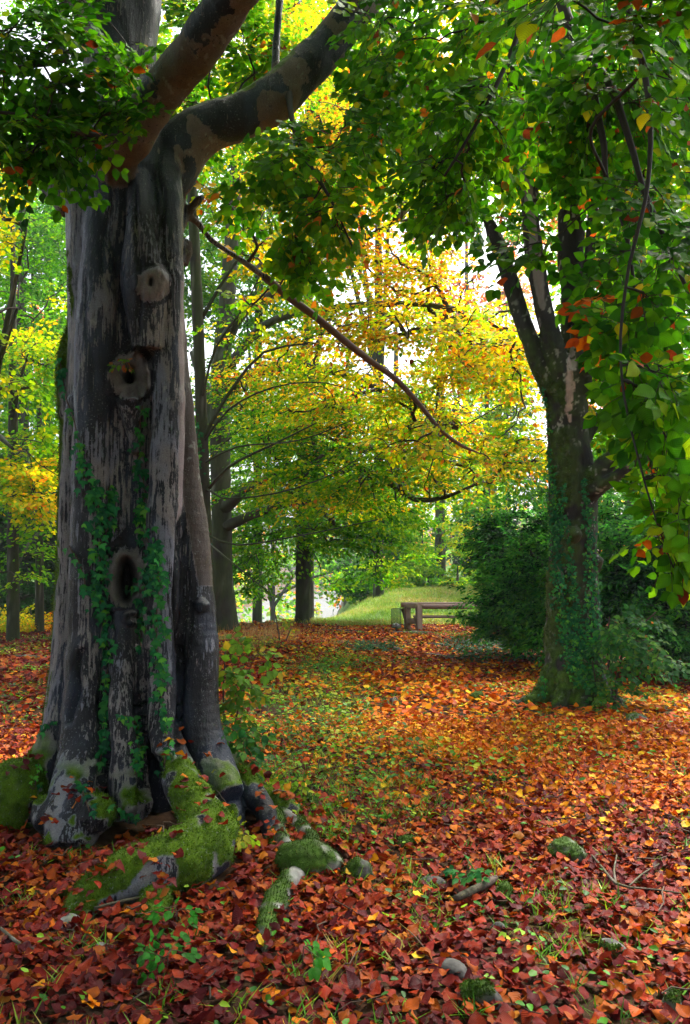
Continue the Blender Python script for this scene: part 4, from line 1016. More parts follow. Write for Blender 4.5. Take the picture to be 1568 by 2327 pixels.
# ------------------------------------------------------------------ trees and shrubs further off
far_mix = {
    'green': [(G4, 1), (G1, 2), (G2, 3), (G3, 2), (YG, .8)],
    'lime': [(G2, 1.5), (G3, 3), (YG, 3), (Y1, 1.2)],
    'gold': [(YG, 1.5), (Y1, 3), (Y2, 2), (O1, 1.2), (O2, .6)],
    'limeorange': [(G2, 2), (G3, 3), (YG, 3), (Y1, 1.2), (Y2, .2), (O1, .25)],
    'rust': [(YG, .8), (Y2, 1), (O1, 2), (O2, 2.2), (BR, 1)],
    'dark': [((.012, .045, .014), 2), ((.02, .07, .02), 2), ((.03, .10, .025), 1)],
}
def back_tree(name, label, x, Y, r, ytop, ells, n, per, size, mix, seed, kind='lo', L=1.0, W=.55, group=None, lean=0, base_y=None, tip=.007, cat="tree", **kw):
    if cat == 'tree': group = group or 'trees of the autumn wood beyond the clearing'
    yb = base_y or 1300 + (CAM_H - float(ground_z(np.array([at(x, 1300, Y)[0]]), np.array([Y]))[0])) / Y * F
    limb = [(x, yb + 30, r * 1.25, Y), (x, yb - 30, r, Y), (x + lean * .3, yb * .6 + ytop * .4, r * .85, Y), (x + lean * .7, yb * .3 + ytop * .7, r * .6, Y), (x + lean, ytop, r * .3, Y)]
    limbs = [limb]
    rr = np.random.default_rng(seed)
    for e in ells[:4]:
        f = rr.uniform(.25, .6); yy = yb + (ytop - yb) * f
        limbs.append([(x + lean * f, yy, r * .5, Y), ((x + e[0]) / 2, (yy + e[1]) / 2 - 15, r * .35, (Y + e[4]) / 2), (e[0], e[1], r * .15, e[4])])
    return crown_tree(name, label, at(x, yb, Y), limbs, ells, n, per, size, mixcol(far_mix[mix], seed + 500, scale=.6), seed, cat=cat, group=group, L=L, W=W, kind=kind, tip=tip, clump=.55 if Y > 25 else 1.0, **kw)

# left of the great beech
back_tree("beech_tree", "yellow-green tree with dark curving branches at the left edge, beyond the big beech", -60, 11, 22, 350, [(60, 520, 110, 100, 10.0, 1.2), (40, 700, 130, 110, 10.0, 1.2), (70, 880, 110, 90, 10, 1.2), (30, 1020, 120, 80, 10, 1.2), (90, 620, 70, 150, 10.8, .8), (-60, 600, 120, 300, 10, 1.2), (-150, -500, 500, 300, 12, 3), (100, -700, 500, 300, 9, 2)], 520, 60, .08, 'lime', 71, kind='mid', L=.6, W=.32, tip=.006)  # the high ells, out of view, are added to shade the left ground
back_tree("beech_tree", "lime and yellow tree behind the yellow-green one at the left edge", 30, 17, 14, 500, [(60, 820, 130, 90, 16, 1.5), (40, 1040, 130, 80, 16, 1.5), (90, 1130, 70, 60, 15, 1.0)], 150, 60, .10, 'limeorange', 72, kind='mid', L=.6)
back_tree("beech_tree", "green tree with low branches, far left beneath the yellow leaves", 90, 19, 10, 800, [(60, 1200, 140, 90, 18, 1.8), (40, 1290, 140, 70, 17, 1.6), (-250, 700, 250, 400, 18, 3), (130, 1050, 90, 120, 19, 1.5), (60, 620, 170, 160, 20, 2), (-100, -200, 500, 250, 19, 4)], 460, 60, .10, 'green', 73, kind='mid', L=.8)  # topmost ell, above the view, put in to darken the left side
back_tree("holly_bush", "dark low bush with some yellow leaves, at the far left behind the clearing", 40, 22, 8, 1280, [(30, 1380, 130, 60, 22, 1.6), (130, 1370, 70, 70, 23, 1.4), (-60, 1330, 80, 90, 22, 1.5)], 190, 70, .10, 'dark', 74, kind='mid', L=.6, cat="bush")
back_tree("holly_bush", "yellowing knee-high bush under the dark one, far left", 70, 20, 4, 1380, [(60, 1415, 90, 24, 20, 1.0)], 60, 60, .07, 'gold', 75, kind='mid', L=.4, cat="bush")
back_tree("beech_tree", "tall dim tree far left, seen through the branches", 50, 34, 16, 300, [(20, 500, 200, 200, 34, 4), (130, 800, 120, 160, 34, 4), (0, 1000, 200, 150, 34, 4), (100, 1250, 150, 100, 33, 3)], 420, 46, .20, 'green', 76)
back_tree("beech_tree", "misty rust-coloured tree far behind the left edge", 20, 48, 10, 500, [(60, 780, 120, 130, 48, 4), (20, 1100, 160, 120, 48, 4)], 170, 46, .26, 'rust', 77)
back_tree("holly_tree", "dark evergreen thicket closing the view at the far left", 60, 31, 12, 800, [(30, 1180, 170, 140, 31, 3), (140, 1230, 110, 110, 31, 3), (-100, 1150, 150, 200, 31, 3), (60, 1330, 180, 70, 30, 2.5)], 560, 56, .20, 'dark', 78)
back_tree("beech_tree", "tall full-crowned green tree behind all the others at the far left", 110, 40, 14, 200, [(40, 600, 200, 220, 40, 4), (120, 850, 150, 160, 40, 4), (-60, 900, 200, 250, 40, 4), (60, 400, 200, 160, 40, 4)], 560, 52, .25, 'green', 79)
# between the great beech and the golden crown
back_tree("beech_tree", "green tree filling the gap between the slim trunk and the black one", 585, 32, 12, 450, [(560, 700, 150, 140, 32, 3.5), (640, 900, 160, 120, 31, 3.5), (520, 1000, 110, 120, 31, 3), (600, 480, 170, 160, 32, 4), (560, 1230, 70, 120, 31, 2.5), (450, 560, 60, 200, 31, 2), (440, 850, 50, 160, 31, 2)], 640, 50, .17, 'green', 81)
back_tree("beech_tree", "yellow-green tree high behind the two big limbs", 700, 28, 14, -150, [(500, 120, 170, 150, 27, 3), (700, 80, 200, 150, 26, 3), (850, 200, 160, 140, 27, 3), (620, 330, 150, 100, 27, 3), (330, 60, 130, 160, 28, 3)], 460, 56, .16, 'lime', 82)
back_tree("beech_tree", "golden tree high up behind the centre branches", 860, 34, 12, 0, [(780, 250, 120, 90, 33, 3), (900, 160, 110, 110, 33, 3), (700, 380, 110, 60, 34, 3), (650, 40, 90, 70, 33, 3)], 220, 56, .18, 'gold', 83)
# beyond the crest, misty
back_tree("beech_tree", "misty green tree rising behind the grassy bank, left of the bench", 900, 52, 11, 700, [(900, 1130, 90, 110, 52, 4), (860, 1230, 70, 70, 50, 4), (950, 980, 100, 100, 52, 4), (930, 1270, 60, 40, 50, 3)], 300, 46, .26, 'green', 84)
back_tree("beech_tree", "tall bare-stemmed tree above the bench, pale in the mist", 1000, 46, 13, 600, [(1010, 900, 100, 110, 46, 4), (1040, 1060, 90, 100, 46, 4), (1000, 1230, 80, 50, 44, 3), (1090, 800, 80, 90, 47, 4)], 260, 46, .22, 'lime', 85)
back_tree("beech_tree", "slender dark-stemmed tree just behind the yew bushes", 1106, 38, 9, 750, [(1110, 1010, 80, 90, 38, 3), (1150, 860, 100, 110, 38, 3), (1080, 1130, 60, 50, 38, 2.5)], 220, 50, .18, 'lime', 86)
back_tree("beech_tree", "pale rust-orange tree high in the mist between the two big trees", 1060, 72, 9, 480, [(1020, 640, 90, 90, 72, 5), (1130, 760, 100, 90, 72, 5), (960, 520, 70, 50, 72, 5), (1190, 600, 60, 120, 72, 5)], 200, 40, .32, 'rust', 87, thr=.0)
back_tree("beech_tree", "hazy green tree far off behind the golden crown", 790, 75, 9, 700, [(780, 980, 160, 130, 75, 6), (660, 1150, 120, 90, 72, 6), (850, 1180, 80, 60, 74, 5)], 260, 40, .36, 'green', 88)
back_tree("spruce_tree", "bluish conifer in the mist behind the bench", 1150, 66, 9, 700, [(1150, 900, 50, 120, 66, 3), (1150, 1080, 80, 110, 66, 4), (1100, 1230, 90, 70, 64, 4)], 240, 46, .30, 'dark', 89)
back_tree("beech_tree", "bushy green tree on the lake shore, low between the trunks", 620, 60, 7, 1150, [(600, 1290, 60, 50, 60, 4), (820, 1290, 90, 40, 58, 4), (740, 1230, 90, 50, 60, 4)], 120, 40, .28, 'green', 90, thr=.05)
for i, (lab, x, y, w, h, Y, mix) in enumerate([("low green bush on the crest left of the litter basket", 820, 1325, 60, 28, 36, 'green'), ("rounded lime-green bush above the litter basket", 900, 1305, 55, 36, 40, 'lime'),
        ("wide green bush right above the bench's end frame", 975, 1298, 60, 34, 42, 'green'), ("yellow-green bush above the bench rail, at the yew's edge", 1040, 1310, 55, 28, 40, 'lime'), ("pale green bush high behind the bench", 960, 1235, 80, 40, 50, 'lime')]):
    back_tree("shrub", lab, x, Y, 3, y - h, [(x, y, w, h, Y, 1.6)], 60, 50, .17, mix, 140 + i, cat="shrub", L=.7, W=.4, group="bushes along the top of the grassy bank")
# right-hand side
back_tree("beech_tree", "leafy yellow-green tree at the right edge, behind the hanging twigs", 1500, 15, 12, 200, [(1450, 700, 110, 140, 14.5, 1.6), (1530, 900, 90, 130, 14.5, 1.6), (1420, 950, 60, 80, 15, 1.2), (1520, 480, 120, 150, 15, 1.6)], 290, 60, .09, 'lime', 91, kind='mid', L=.6)
back_tree("beech_tree", "green tree with twiggy crown, high at the right edge", 1440, 26, 16, -100, [(1400, 250, 150, 160, 26, 3), (1540, 330, 100, 240, 26, 3), (1400, 700, 120, 200, 26, 3), (1230, 350, 120, 200, 27, 3), (1200, 100, 180, 140, 26, 3)], 420, 50, .16, 'lime', 92)
back_tree("beech_tree", "reddish tree behind the right-hand trunk", 1380, 40, 11, 100, [(1380, 380, 170, 170, 40, 4), (1440, 850, 140, 170, 40, 4), (1250, 560, 60, 120, 42, 3)], 260, 46, .22, 'rust', 93)
back_tree("beech_tree", "tall green tree behind the yews at the right", 1470, 30, 12, 400, [(1480, 1000, 140, 160, 30, 3), (1370, 1080, 110, 120, 30, 3), (1220, 1060, 80, 90, 30, 3)], 300, 50, .18, 'green', 94)
# the wood closing the view: far, one mass
rr = np.random.default_rng(333); lv = Leaves()
n = 1500
S = np.stack([rr.uniform(-95, 75, n), rr.uniform(88, 125, n), rr.uniform(0, 26, n)], -1)
gz = ground_z(S[:, 0], S[:, 1]); hgt = 13 + 8 * vnoise(np.stack([S[:, 0] * .12, S[:, 1] * .05, gz * 0], -1), 4) - 8 * np.exp(-((S[:, 0] - 22) / 9) ** 2)
S = S[S[:, 2] < hgt]; S[:, 2] += ground_z(S[:, 0], S[:, 1]) * .9
sprays(lv, S, unit(rr.normal(0, 1, S.shape)), 34, 3.0, 2.0, .75, mixcol([(G2, 2), (G3, 3), (YG, 2), (Y1, 1), (O1, 1), (G4, 1)], 335, scale=.12), rr, thick=.6)
o = lv.build("distant_wood", 'lo', M_LEAF); tag(o, "misty autumn wood closing the view across the lake", "wood", None, "stuff")

# yew bushes
yewc = mixcol([((.008, .055, .018), 2), ((.032, .19, .036), 3), ((.07, .32, .045), 3), ((.14, .44, .05), 1.8), ((.5, .12, .02), .06)], 601, scale=2.2)
def yew(label, x, Y, ells, n, seed, per=85, size=.10):
    yb = 1300 + CAM_H / Y * F
    crown_tree("yew_bush", label, at(x, yb, Y), [[(x, yb + 10, 7, Y), (x, yb - 80, 6, Y), (x + 10, ells[0][1], 4, Y)]] + [[(x, yb - 20, 4, Y), ((x + e[0]) / 2, (yb + e[1]) / 2, 3, (Y + e[4]) / 2), (e[0], e[1], 2, e[4])] for e in ells],
               ells, n, per, size, yewc, seed, cat="bush", kind='frond', L=.75, W=.15, droop=.0, tip=.004, fold=(0, .15), clump=2.2, thr=-.02, wide=1.15, thick=.025, group="dark yew bushes")
yew("feathery dark yew bush overlapping the end of the bench", 1175, 14.5, [(1160, 1345, 72, 80, 14.3, .9), (1180, 1270, 75, 90, 14.5, .9), (1140, 1405, 52, 45, 14, .7), (1200, 1390, 80, 80, 14, .9), (1105, 1360, 18, 45, 14.5, .4), (1150, 1210, 50, 50, 14.6, .6)], 520, 101)
yew("tall dark yew bush immediately behind the ivy-clad forked trunk", 1270, 13, [(1230, 1270, 70, 110, 13, .8), (1250, 1400, 80, 90, 12.8, .8), (1330, 1230, 60, 110, 13.2, .8)], 240, 102)
yew("broad dark yew bush at the right edge under the hanging leaves", 1470, 11.5, [(1420, 1260, 85, 110, 12, .8), (1500, 1300, 90, 130, 11.6, .8), (1440, 1420, 90, 90, 11.5, .7), (1560, 1430, 80, 120, 11.5, .8), (1400, 1180, 50, 60, 12.2, .6), (1550, 1200, 60, 80, 12, .7)], 460, 103)
# ------------------------------------------------------------------ fallen leaves
r = np.random.default_rng(900)
RED = [((.085, .010, .012), 2.2), ((.16, .014, .010), 3), ((.25, .026, .008), 3), ((.34, .070, .008), 1.7), ((.42, .13, .01), .35), ((.5, .30, .02), .05)]
ORG = [((.30, .035, .006), 1.6), ((.50, .085, .006), 3), ((.66, .17, .006), 3), ((.78, .30, .008), 2), ((.82, .50, .02), .7)]
redf, orgf = mixcol(RED, 901, 1.5, .25, 1.1), mixcol(ORG, 902, 1.5, .22, 1.1)
def littercol(P):
    w = 1.05 * np.exp(-((P[:, 0] - 2.6) / 3.0) ** 2) * smooth(4.0, 6.6, P[:, 1]) * smooth(13, 8.5, P[:, 1]) + .42 * smooth(5, 8, P[:, 1]) * np.exp(-((P[:, 0] - .5) / 3) ** 2) + .04
    a, b = redf(P, None), orgf(P, None)
    return np.where((r.random(len(P)) < w)[:, None], b, a)
def scatter(n, y0, y1, pw, half=.50, marg=.7):
    y = y0 + (y1 - y0) * r.random(n) ** pw
    x = (r.random(n) * 2 - 1) * (half * y + marg)
    return x, y
def clearing(x, y):            # where leaves lie thin and the weeds show
    P = np.stack([x, y, 0 * x], -1)
    a = fbm(P * [1.1, 1.1, 0], 3, 41)
    w = .85 * np.exp(-((x + .45) / .75) ** 2) * smooth(4.6, 6.0, y) * smooth(15, 11, y) + .55 * np.exp(-((x - .1) / .6) ** 2) * smooth(4, 5, y) * smooth(7, 6, y)
    return np.clip(w * 1.15 + a * .9, 0, 1)
def litter(n, y0, y1, pw, size, kind, mat, name, seed, curl, fold, lay=.03, tiltn=.42):
    x, y = scatter(n, y0, y1, pw)
    keep = r.random(n) > clearing(x, y) * .72
    keep &= ~((y > 23.2) & (r.random(n) > .12))
    x, y = x[keep], y[keep]
    z, on, st = surf(x, y)
    keep = ~on | ((st < .09) & (r.random(len(x)) < .14)) | ((st < .5) & (z < .17) & (r.random(len(x)) < .6))
    x, y, z, on = x[keep], y[keep], z[keep], on[keep]
    k = len(x)
    P = np.stack([x, y, z + .006 + r.random(k) ** 1.5 * lay], -1)
    a = r.uniform(0, 2 * np.pi, k); D = np.stack([np.cos(a), np.sin(a), r.normal(0, .22, k)], -1)
    N = np.stack([r.normal(0, tiltn, k), r.normal(0, tiltn, k), np.ones(k) * np.where(r.random(k) < .3, -1, 1)], -1)
    lv = Leaves(); lv.add(P, D, N, size * r.uniform(.6, 1.22, k), littercol(P))
    o = lv.build(name, kind, mat, None, fold=fold, curl=curl, wavy=.09, wide=1.12, seed=seed)
    print(name, k)
    return tag(o, kind="stuff")
tag(litter(66000, 1.75, 8.2, .62, .055, 'hi', M_LITTER_NEAR, "fallen_leaves", 1, (-.65, .45), (-.45, .5), .038, .40), "wet red and brown beech leaves covering the near ground", "fallen leaves")
tag(litter(120000, 8.0, 25.5, .72, .088, 'mid', M_LITTER, "fallen_leaves", 2, (-.3, .3), (-.3, .5), .03, .45), "orange and red fallen leaves carpeting the clearing back to the bench", "fallen leaves")
# leaves on the left clearing and under the yews are already part of these carpets
# ------------------------------------------------------------------ weeds and grass
def tufts(n, y0, y1, pw, blades, hgt, spread, col, name, seed, wfn, wide=.22, kind='frond', curl=(-.9, -.1)):
    x, y = scatter(n * 4, y0, y1, pw)
    k = wfn(x, y) > r.random(len(x)); x, y = x[k][:n], y[k][:n]
    X = np.repeat(x, blades) + r.normal(0, spread, len(x) * blades); Y_ = np.repeat(y, blades) + r.normal(0, spread, len(x) * blades)
    z, on, st = surf(X, Y_); ok = ~on; X, Y_, z = X[ok], Y_[ok], z[ok]; m = len(X)
    a = r.uniform(0, 2 * np.pi, m); t = r.uniform(.15, .75, m)
    D = np.stack([np.cos(a) * t, np.sin(a) * t, np.ones(m)], -1); N = np.stack([-np.cos(a), -np.sin(a), t], -1)
    lv = Leaves(); P = np.stack([X, Y_, z], -1)
    lv.add(P, D, N, hgt * r.uniform(.5, 1.3, m), col(P, None)); print(name, m)
    return tag(lv.build(name, kind, M_GRASS, None, fold=(.1, .4), curl=curl, wide=wide, seed=seed), kind="stuff")
grc = mixcol([((.05, .17, .012), 2), ((.12, .34, .015), 3), ((.26, .42, .02), 1.6), ((.36, .30, .05), .5)], 911, 3)
def gw(x, y): return np.clip(clearing(x, y) * .9 + .05, 0, 1)
tag(tufts(420, 1.9, 6, .7, 15, .085, .030, grc, "grass", 3, lambda x, y: np.clip(clearing(x, y) * .8 + .12, 0, 1) * smooth(-3, -1.0, x + y * .0)), "small tufts of fresh grass poking through the near leaves", "grass")
tag(tufts(4200, 6, 23, .75, 12, .085, .06, grc, "grass", 4, gw), "thin grass among the fallen leaves of the clearing", "grass")
hg = mixcol([((.12, .26, .02), 2), ((.20, .36, .03), 3), ((.32, .42, .05), 2), ((.42, .34, .09), 1)], 912, .8)
def hillw(x, y): return smooth(22.6, 23.6, y + .12 * (x - 2)) * smooth(-2.2, -.8, x) * smooth(10, 8, x)
tag(tufts(9000, 21.5, 46, .9, 16, .17, .12, hg, "grass", 5, hillw, .3), "bright green grass on the bank behind the bench", "grass")
dry = mixcol([((.42, .24, .09), 2), ((.50, .33, .14), 2), ((.30, .14, .05), 1)], 913, 1)
tag(tufts(420, 12, 22, .8, 16, .26, .10, dry, "grass", 6, lambda x, y: np.exp(-((x + 1.9) / .9) ** 2) * smooth(14, 17, y), .10, curl=(-.4, .2)), "straw-coloured dry grass right of the big beech, in front of the crest", "grass")
tag(tufts(260, 30, 44, 1, 20, .30, .3, mixcol([((.40, .17, .07), 2), ((.30, .11, .05), 2), ((.45, .30, .12), 1)], 914, 1), "bracken", 7, lambda x, y: smooth(32, 36, y) * smooth(3, 6, x) * smooth(12, 9, x), .2), "reddish dead bracken on top of the bank", "bracken")
# broad-leaved weeds
def weeds(n, y0, y1, pw, size, per, kind, seed, wfn, col, name, label, lift=.05, spread=.05):
    x, y = scatter(n * 4, y0, y1, pw); k = wfn(x, y) > r.random(len(x)); x, y = x[k][:n], y[k][:n]
    X = np.repeat(x, per) + r.normal(0, spread, len(x) * per); Y_ = np.repeat(y, per) + r.normal(0, spread, len(x) * per)
    z, on, st = surf(X, Y_); ok = ~on; X, Y_, z = X[ok], Y_[ok], z[ok]; m = len(X)
    a = r.uniform(0, 2 * np.pi, m); D = np.stack([np.cos(a), np.sin(a), r.uniform(-.1, .7, m)], -1); N = np.stack([r.normal(0, .35, m), r.normal(0, .35, m), np.ones(m)], -1)
    P = np.stack([X, Y_, z + lift * r.uniform(.3, 1.3, m)], -1); lv = Leaves(); lv.add(P, D, N, size * r.uniform(.5, 1.2, m), col(P, None)); print(name, m)
    tag(lv.build(name, kind, M_GRASS if kind != 'ivy' else M_IVY, None, fold=(.0, .4), curl=(-.5, .1), seed=seed), label, "weeds" if kind != 'ivy' else "ivy", None, "stuff")
wc = mixcol([((.04, .16, .02), 2), ((.10, .32, .02), 3), ((.26, .48, .02), 2), ((.50, .52, .03), .9)], 915, 2)
weeds(260, 1.9, 6, .7, .036, 5, 'mid', 8, lambda x, y: np.clip(clearing(x, y) * .9 + .10, 0, 1), wc, "weeds", "little round-leaved weeds among the near fallen leaves")
weeds(3600, 5.5, 20, .75, .05, 4, 'mid', 9, gw, wc, "weeds", "low green and yellow weeds spread across the leafy clearing", .07, .07)
ivc = mixcol([((.010, .05, .022), 2), ((.016, .08, .035), 3), ((.03, .13, .04), 1)], 916, 2)
weeds(1500, 11, 19, .8, .075, 5, 'ivy', 10, lambda x, y: (np.abs(x - 3.2 - .05 * (y - 13)) < 1.25) * smooth(13.2, 14.2, y + .5 * np.abs(x - 3)) * smooth(18.5, 17.5, y) + (np.abs(x - .55) < .5) * (np.abs(y - 16) < .9), ivc, "ground_ivy", "dark ivy creeping over the ground at the foot of the yews", .09, .14)

# twigs and husks scattered in the litter
tw = MB(); x, y = scatter(700, 1.9, 13, .8); z, on, st = surf(x, y)
for a, b, c in zip(x, y, z):
    if c > .3: continue
    t = r.uniform(0, 6.28); L_ = r.uniform(.04, .22); n_ = 4; q = np.array([[a, b, c + .035 + r.uniform(0, .02)]] * n_) + np.arange(n_)[:, None] / (n_ - 1) * L_ * np.array([math.cos(t), math.sin(t), r.normal(0, .12)]) + r.normal(0, .008, (n_, 3))
    tw.tube(q, r.uniform(.0015, .004), 4, np.array([.07, .045, .03]) * r.uniform(.5, 1.8), caps=False)
tag(tw.build("twig_litter", M_TWIG), "thin broken twigs strewn through the fallen leaves", "twigs", None, "stuff")
# ------------------------------------------------------------------ ivy climbing the trunks
def ray(x, y, bvh):
    d = Vector(at(x, y, 1.0) - np.array([0, 0, CAM_H])); o = Vector((0, 0, CAM_H)); h = bvh.ray_cast(o, d.normalized(), 40)
    return (None, None) if h[0] is None else (np.array(h[0]), np.array(h[1]) * (1 if h[1].dot(d) < 0 else -1))
def ivy(label, strands, bvh, per_px, spread, size, seed, pal, name="ivy_vine", group=None, stemw=.004):
    rr = np.random.default_rng(seed); lv = Leaves(); mbx = MB(); first = None; col = mixcol(pal, seed, 6, .25, .8)
    for st in strands:
        S = spline(np.array([(x, y, 0, w) for x, y, w in st], float), 6.0)
        pts = []
        for x, y, _, w in S:
            p, nn = ray(x + rr.normal(0, 1.0), y, bvh)
            if p is None: continue
            if pts and np.linalg.norm(p - pts[-1]) > .3: pts = []
            pts.append(p + nn * .008)
            for _k in range(rr.poisson(per_px * 6 * w)):
                q, qn = ray(x + rr.normal(0, spread * w), y + rr.uniform(-4, 4), bvh)
                if q is None or abs(q[1] - p[1]) > .35: continue
                d = np.array([rr.normal(0, .6), -.1, -1]); sz = size * rr.uniform(.55, 1.15)
                lv.add(q + qn * rr.uniform(.012, .035), d, qn + rr.normal(0, .32, 3) + [0, 0, .25], sz, col(q[None], None))
        if len(pts) > 3: mbx.tube(spline(np.array(pts)[::2], .03), stemw, 5, (.10, .06, .04), bump=.3)
        if first is None and pts: first = pts[-1]
    t = thing(name, first, label, "ivy", group)
    if mbx.v: mbx.build("stem", M_TWIG, t)
    lv.build("foliage", 'ivy', M_IVY, t, fold=(.05, .25), curl=(-.25, .05), seed=seed); print("ivy", lv.count())
IVP = [((.014, .11, .045), 2), ((.022, .17, .055), 3), ((.045, .25, .05), 2), ((.11, .36, .04), .8)]
ivy("ivy strand down the left side of the great beech", [[(136, 812, .5), (150, 892, .6), (172, 960, .5), (182, 1012, .8), (188, 1072, 1), (216, 1112, 1.2), (224, 1172, 1.4), (226, 1272, 1.4), (224, 1352, 1.2), (236, 1412, 1.3), (246, 1500, 1.2)],
     [(244, 1104, .5), (248, 1152, .9), (240, 1212, .8)], [(160, 1240, .2), (185, 1285, .5), (196, 1340, .5)], [(246, 1520, .5), (240, 1600, .6), (235, 1680, .8), (222, 1740, .3)]], BVH, .34, 9, .056, 1, IVP)
ivy("ivy strand hanging from the middle scar of the great beech past its lowest hollow", [[(321, 920, .6), (316, 972, .8), (314, 1032, .8), (324, 1092, .8), (328, 1132, 1), (324, 1172, 1.1), (336, 1224, 1.2), (344, 1262, 1.1), (336, 1322, 1.2), (324, 1372, .9), (320, 1432, .9), (320, 1480, .6)], [(300, 1340, .4), (320, 1330, 1.2)]], BVH, .34, 9, .056, 2, IVP)
ivy("thin ivy strand right of the lowest hollow of the great beech, running to its foot", [[(356, 1224, .8), (360, 1272, 1), (360, 1352, 1), (356, 1432, 1), (360, 1504, .9), (366, 1570, .9), (372, 1640, .8), (382, 1700, .9), (374, 1745, .4)], [(366, 1400, .5), (376, 1440, .5)]], BVH, .34, 8, .05, 3, IVP)
ivy("ivy sprigs at the foot of the great beech", [[(280, 1625, .5), (305, 1640, 1.0), (312, 1700, .9), (306, 1760, .4)], [(90, 1735, .5), (76, 1790, .8)], [(120, 1640, .5), (60, 1700, .6)], [(255, 1835, 1), (300, 1850, 1.1)], [(180, 1770, .4), (205, 1850, .9)]], BVH, .32, 9, .048, 4, IVP)
ivy("small-leaved ivy covering the forked dark tree", [[(1236, 880, .4), (1246, 960, .5), (1250, 1040, .5), (1258, 1130, .9), (1265, 1250, 1), (1272, 1350, 1), (1285, 1430, 1.2), (1305, 1500, 1.5), (1330, 1560, 1.5)],
     [(1328, 1090, .4), (1335, 1180, .7), (1342, 1280, .9), (1345, 1380, 1.3), (1345, 1480, 1.8), (1350, 1560, 1.5)], [(1290, 1180, .3), (1300, 1300, .5), (1306, 1400, .8), (1320, 1480, 1.6)], [(1285, 1100, .4), (1275, 1180, .6), (1262, 1260, .8)], [(1240, 1540, .4), (1236, 1580, .5)]], RBVH, 1.5, 9, .052, 5, IVP)
# ivy on the slim tree
P_, r_ = path(slim, .1); sm = MB(); sm.tube(P_, r_, 14); SBVH = BVHTree.FromPolygons(np.vstack(sm.v).tolist(), np.vstack(sm.q).tolist())
ivy("ivy on the lower half of the slim tree behind the great beech", [[(440, 900, .3), (452, 1000, .6), (452, 1100, .8), (462, 1200, .6), (466, 1300, .8), (470, 1400, .8)]], SBVH, .6, 7, .07, 6, IVP)

# ------------------------------------------------------------------ surface roots and mossy stones in front
def mossrock(V, N, amt, seed, pale=.28):
    n = fbm(V * 9, 4, seed); m = smooth(-.25, .35, N[:, 2] * .5 + n * 1.9 + amt + (.08 if pale > .25 else -.12))
    c = np.array([pale, pale * .96, pale * .92]) * (.55 + .6 * (fbm(V * 20, 3, seed + 1)[:, None] + .4)); c = c + (np.array([.22, .23, .21]) - c) * smooth(.25, .4, fbm(V * 14, 2, seed + 5))[:, None]
    mc = np.array([.035, .075, .006]) * (1.25 + fbm(V * 28, 3, seed + 2)[:, None])
    return np.clip(c + (mc - c) * m[:, None], .004, 1), m
def lumpy(name, mbx, vox, amt, seed, parent, label=None, pale=.26, mat=None, tuft=2600):
    V, Q = remeshed(mbx, vox, 4); N = vnormals(V, Q)
    if ((V - V.mean(0)) * N).sum(1).mean() < 0: Q = Q[:, ::-1].copy(); N = -N
    C, m = mossrock(V, N, amt, seed, pale)
    V = V + N * (.014 * fbm(V * 12, 3, seed) + m * .008 * (1 + fbm(V * 50, 2, seed)))[:, None]
    o = mesh(name, V, Q, None, mat or M_STONE, parent, C)
    if label: o["label"] = label
    k = np.flatnonzero(m > .55)
    if len(k) > 50:
        k = rng.choice(k, tuft); ml = Leaves(); ml.add(V[k], unit(N[k] + rng.normal(0, .5, (tuft, 3))), rng.normal(0, 1, (tuft, 3)), rng.uniform(.004, .011, tuft), C[k] * rng.uniform(.6, 1.7, (tuft, 1)))
        b = ml.build("moss", 'frond', M_GRASS, o if parent is None else o, fold=(0, .1), wide=1.6); b["kind"] = "stuff"
    return o
def on_ground(x, y, up=0.0):
    """world point of the ground seen at picture pixel (x, y)"""
    Y = 3.0
    for _ in range(30):
        g = float(ground_z(np.array([at(x, y, Y)[0]]), np.array([Y]))[0]) + up
        Y = Y + .6 * ((CAM_H - g) / max(CAM_H - at(x, y, 1.0)[2], 1e-3) * 1.0 - Y)
    return at(x, y, Y)
def groot(rows, seed, amt=.0, label=None, sink=.36, vox=.012, tuft=5000):
    A = []
    for x, y, rad in rows:
        p = on_ground(x, y); rr_ = rad * p[1] / F; p = p.copy(); p[2] += rr_ * (1 - sink * 2); A.append([*p, rr_])
    A = spline(np.array(A), .04); mbx = MB(); mbx.tube(A[:, :3], A[:, 3], 14, bump=.2, seed=seed)
    return lumpy("root", mbx, vox, amt, seed, BEECH, label, tuft=3000)
groot([(700, 1975, 14), (668, 2002, 22), (642, 2035, 25), (622, 2075, 24), (610, 2110, 22), (604, 2145, 16), (600, 2170, 6)], 11, -.35, "short root end with a pale scar and a mossy foot")
groot([(640, 1965, 30), (690, 1975, 46), (740, 1975, 38), (768, 1985, 16)], 12, .0, "rounded mossy hump of root")
groot([(560, 1830, 18), (610, 1858, 24), (628, 1895, 22), (650, 1930, 18), (668, 1955, 14)], 13, -.5)
groot([(640, 1850, 14), (690, 1895, 18), (715, 1935, 16), (730, 1962, 10)], 14, -.15)
groot([(600, 1800, 12), (680, 1815, 16), (720, 1830, 10)], 15, .1)
def stone(label, x, y, w, h, seed, amt, pale=.12, cat="stone", name="stone"):
    p = on_ground(x, y); Y = p[1]; sx_, sz_ = w * Y / F, h * Y / F
    mbx = MB(); k = np.array([-1, -.8, -.35, .2, .7, 1.0]); wv = np.array([.3, .75, 1.0, .95, .7, .25])
    mbx.tube(np.array([[0, 0, a] for a in k]), wv, 18, bump=.3, seed=seed)
    V = mbx.v[0]; V = V * [sx_, sx_ * .7, sz_]; mbx.v[0] = V @ rotz(seed).T * 1.0 + [p[0], Y + .02, p[2] + sz_ * .25]
    o = lumpy(name, mbx, max(.008, sx_ / 22), amt, seed, None, None, pale, tuft=900)
    tag(o, label, cat, 'stones half buried in the fallen leaves')
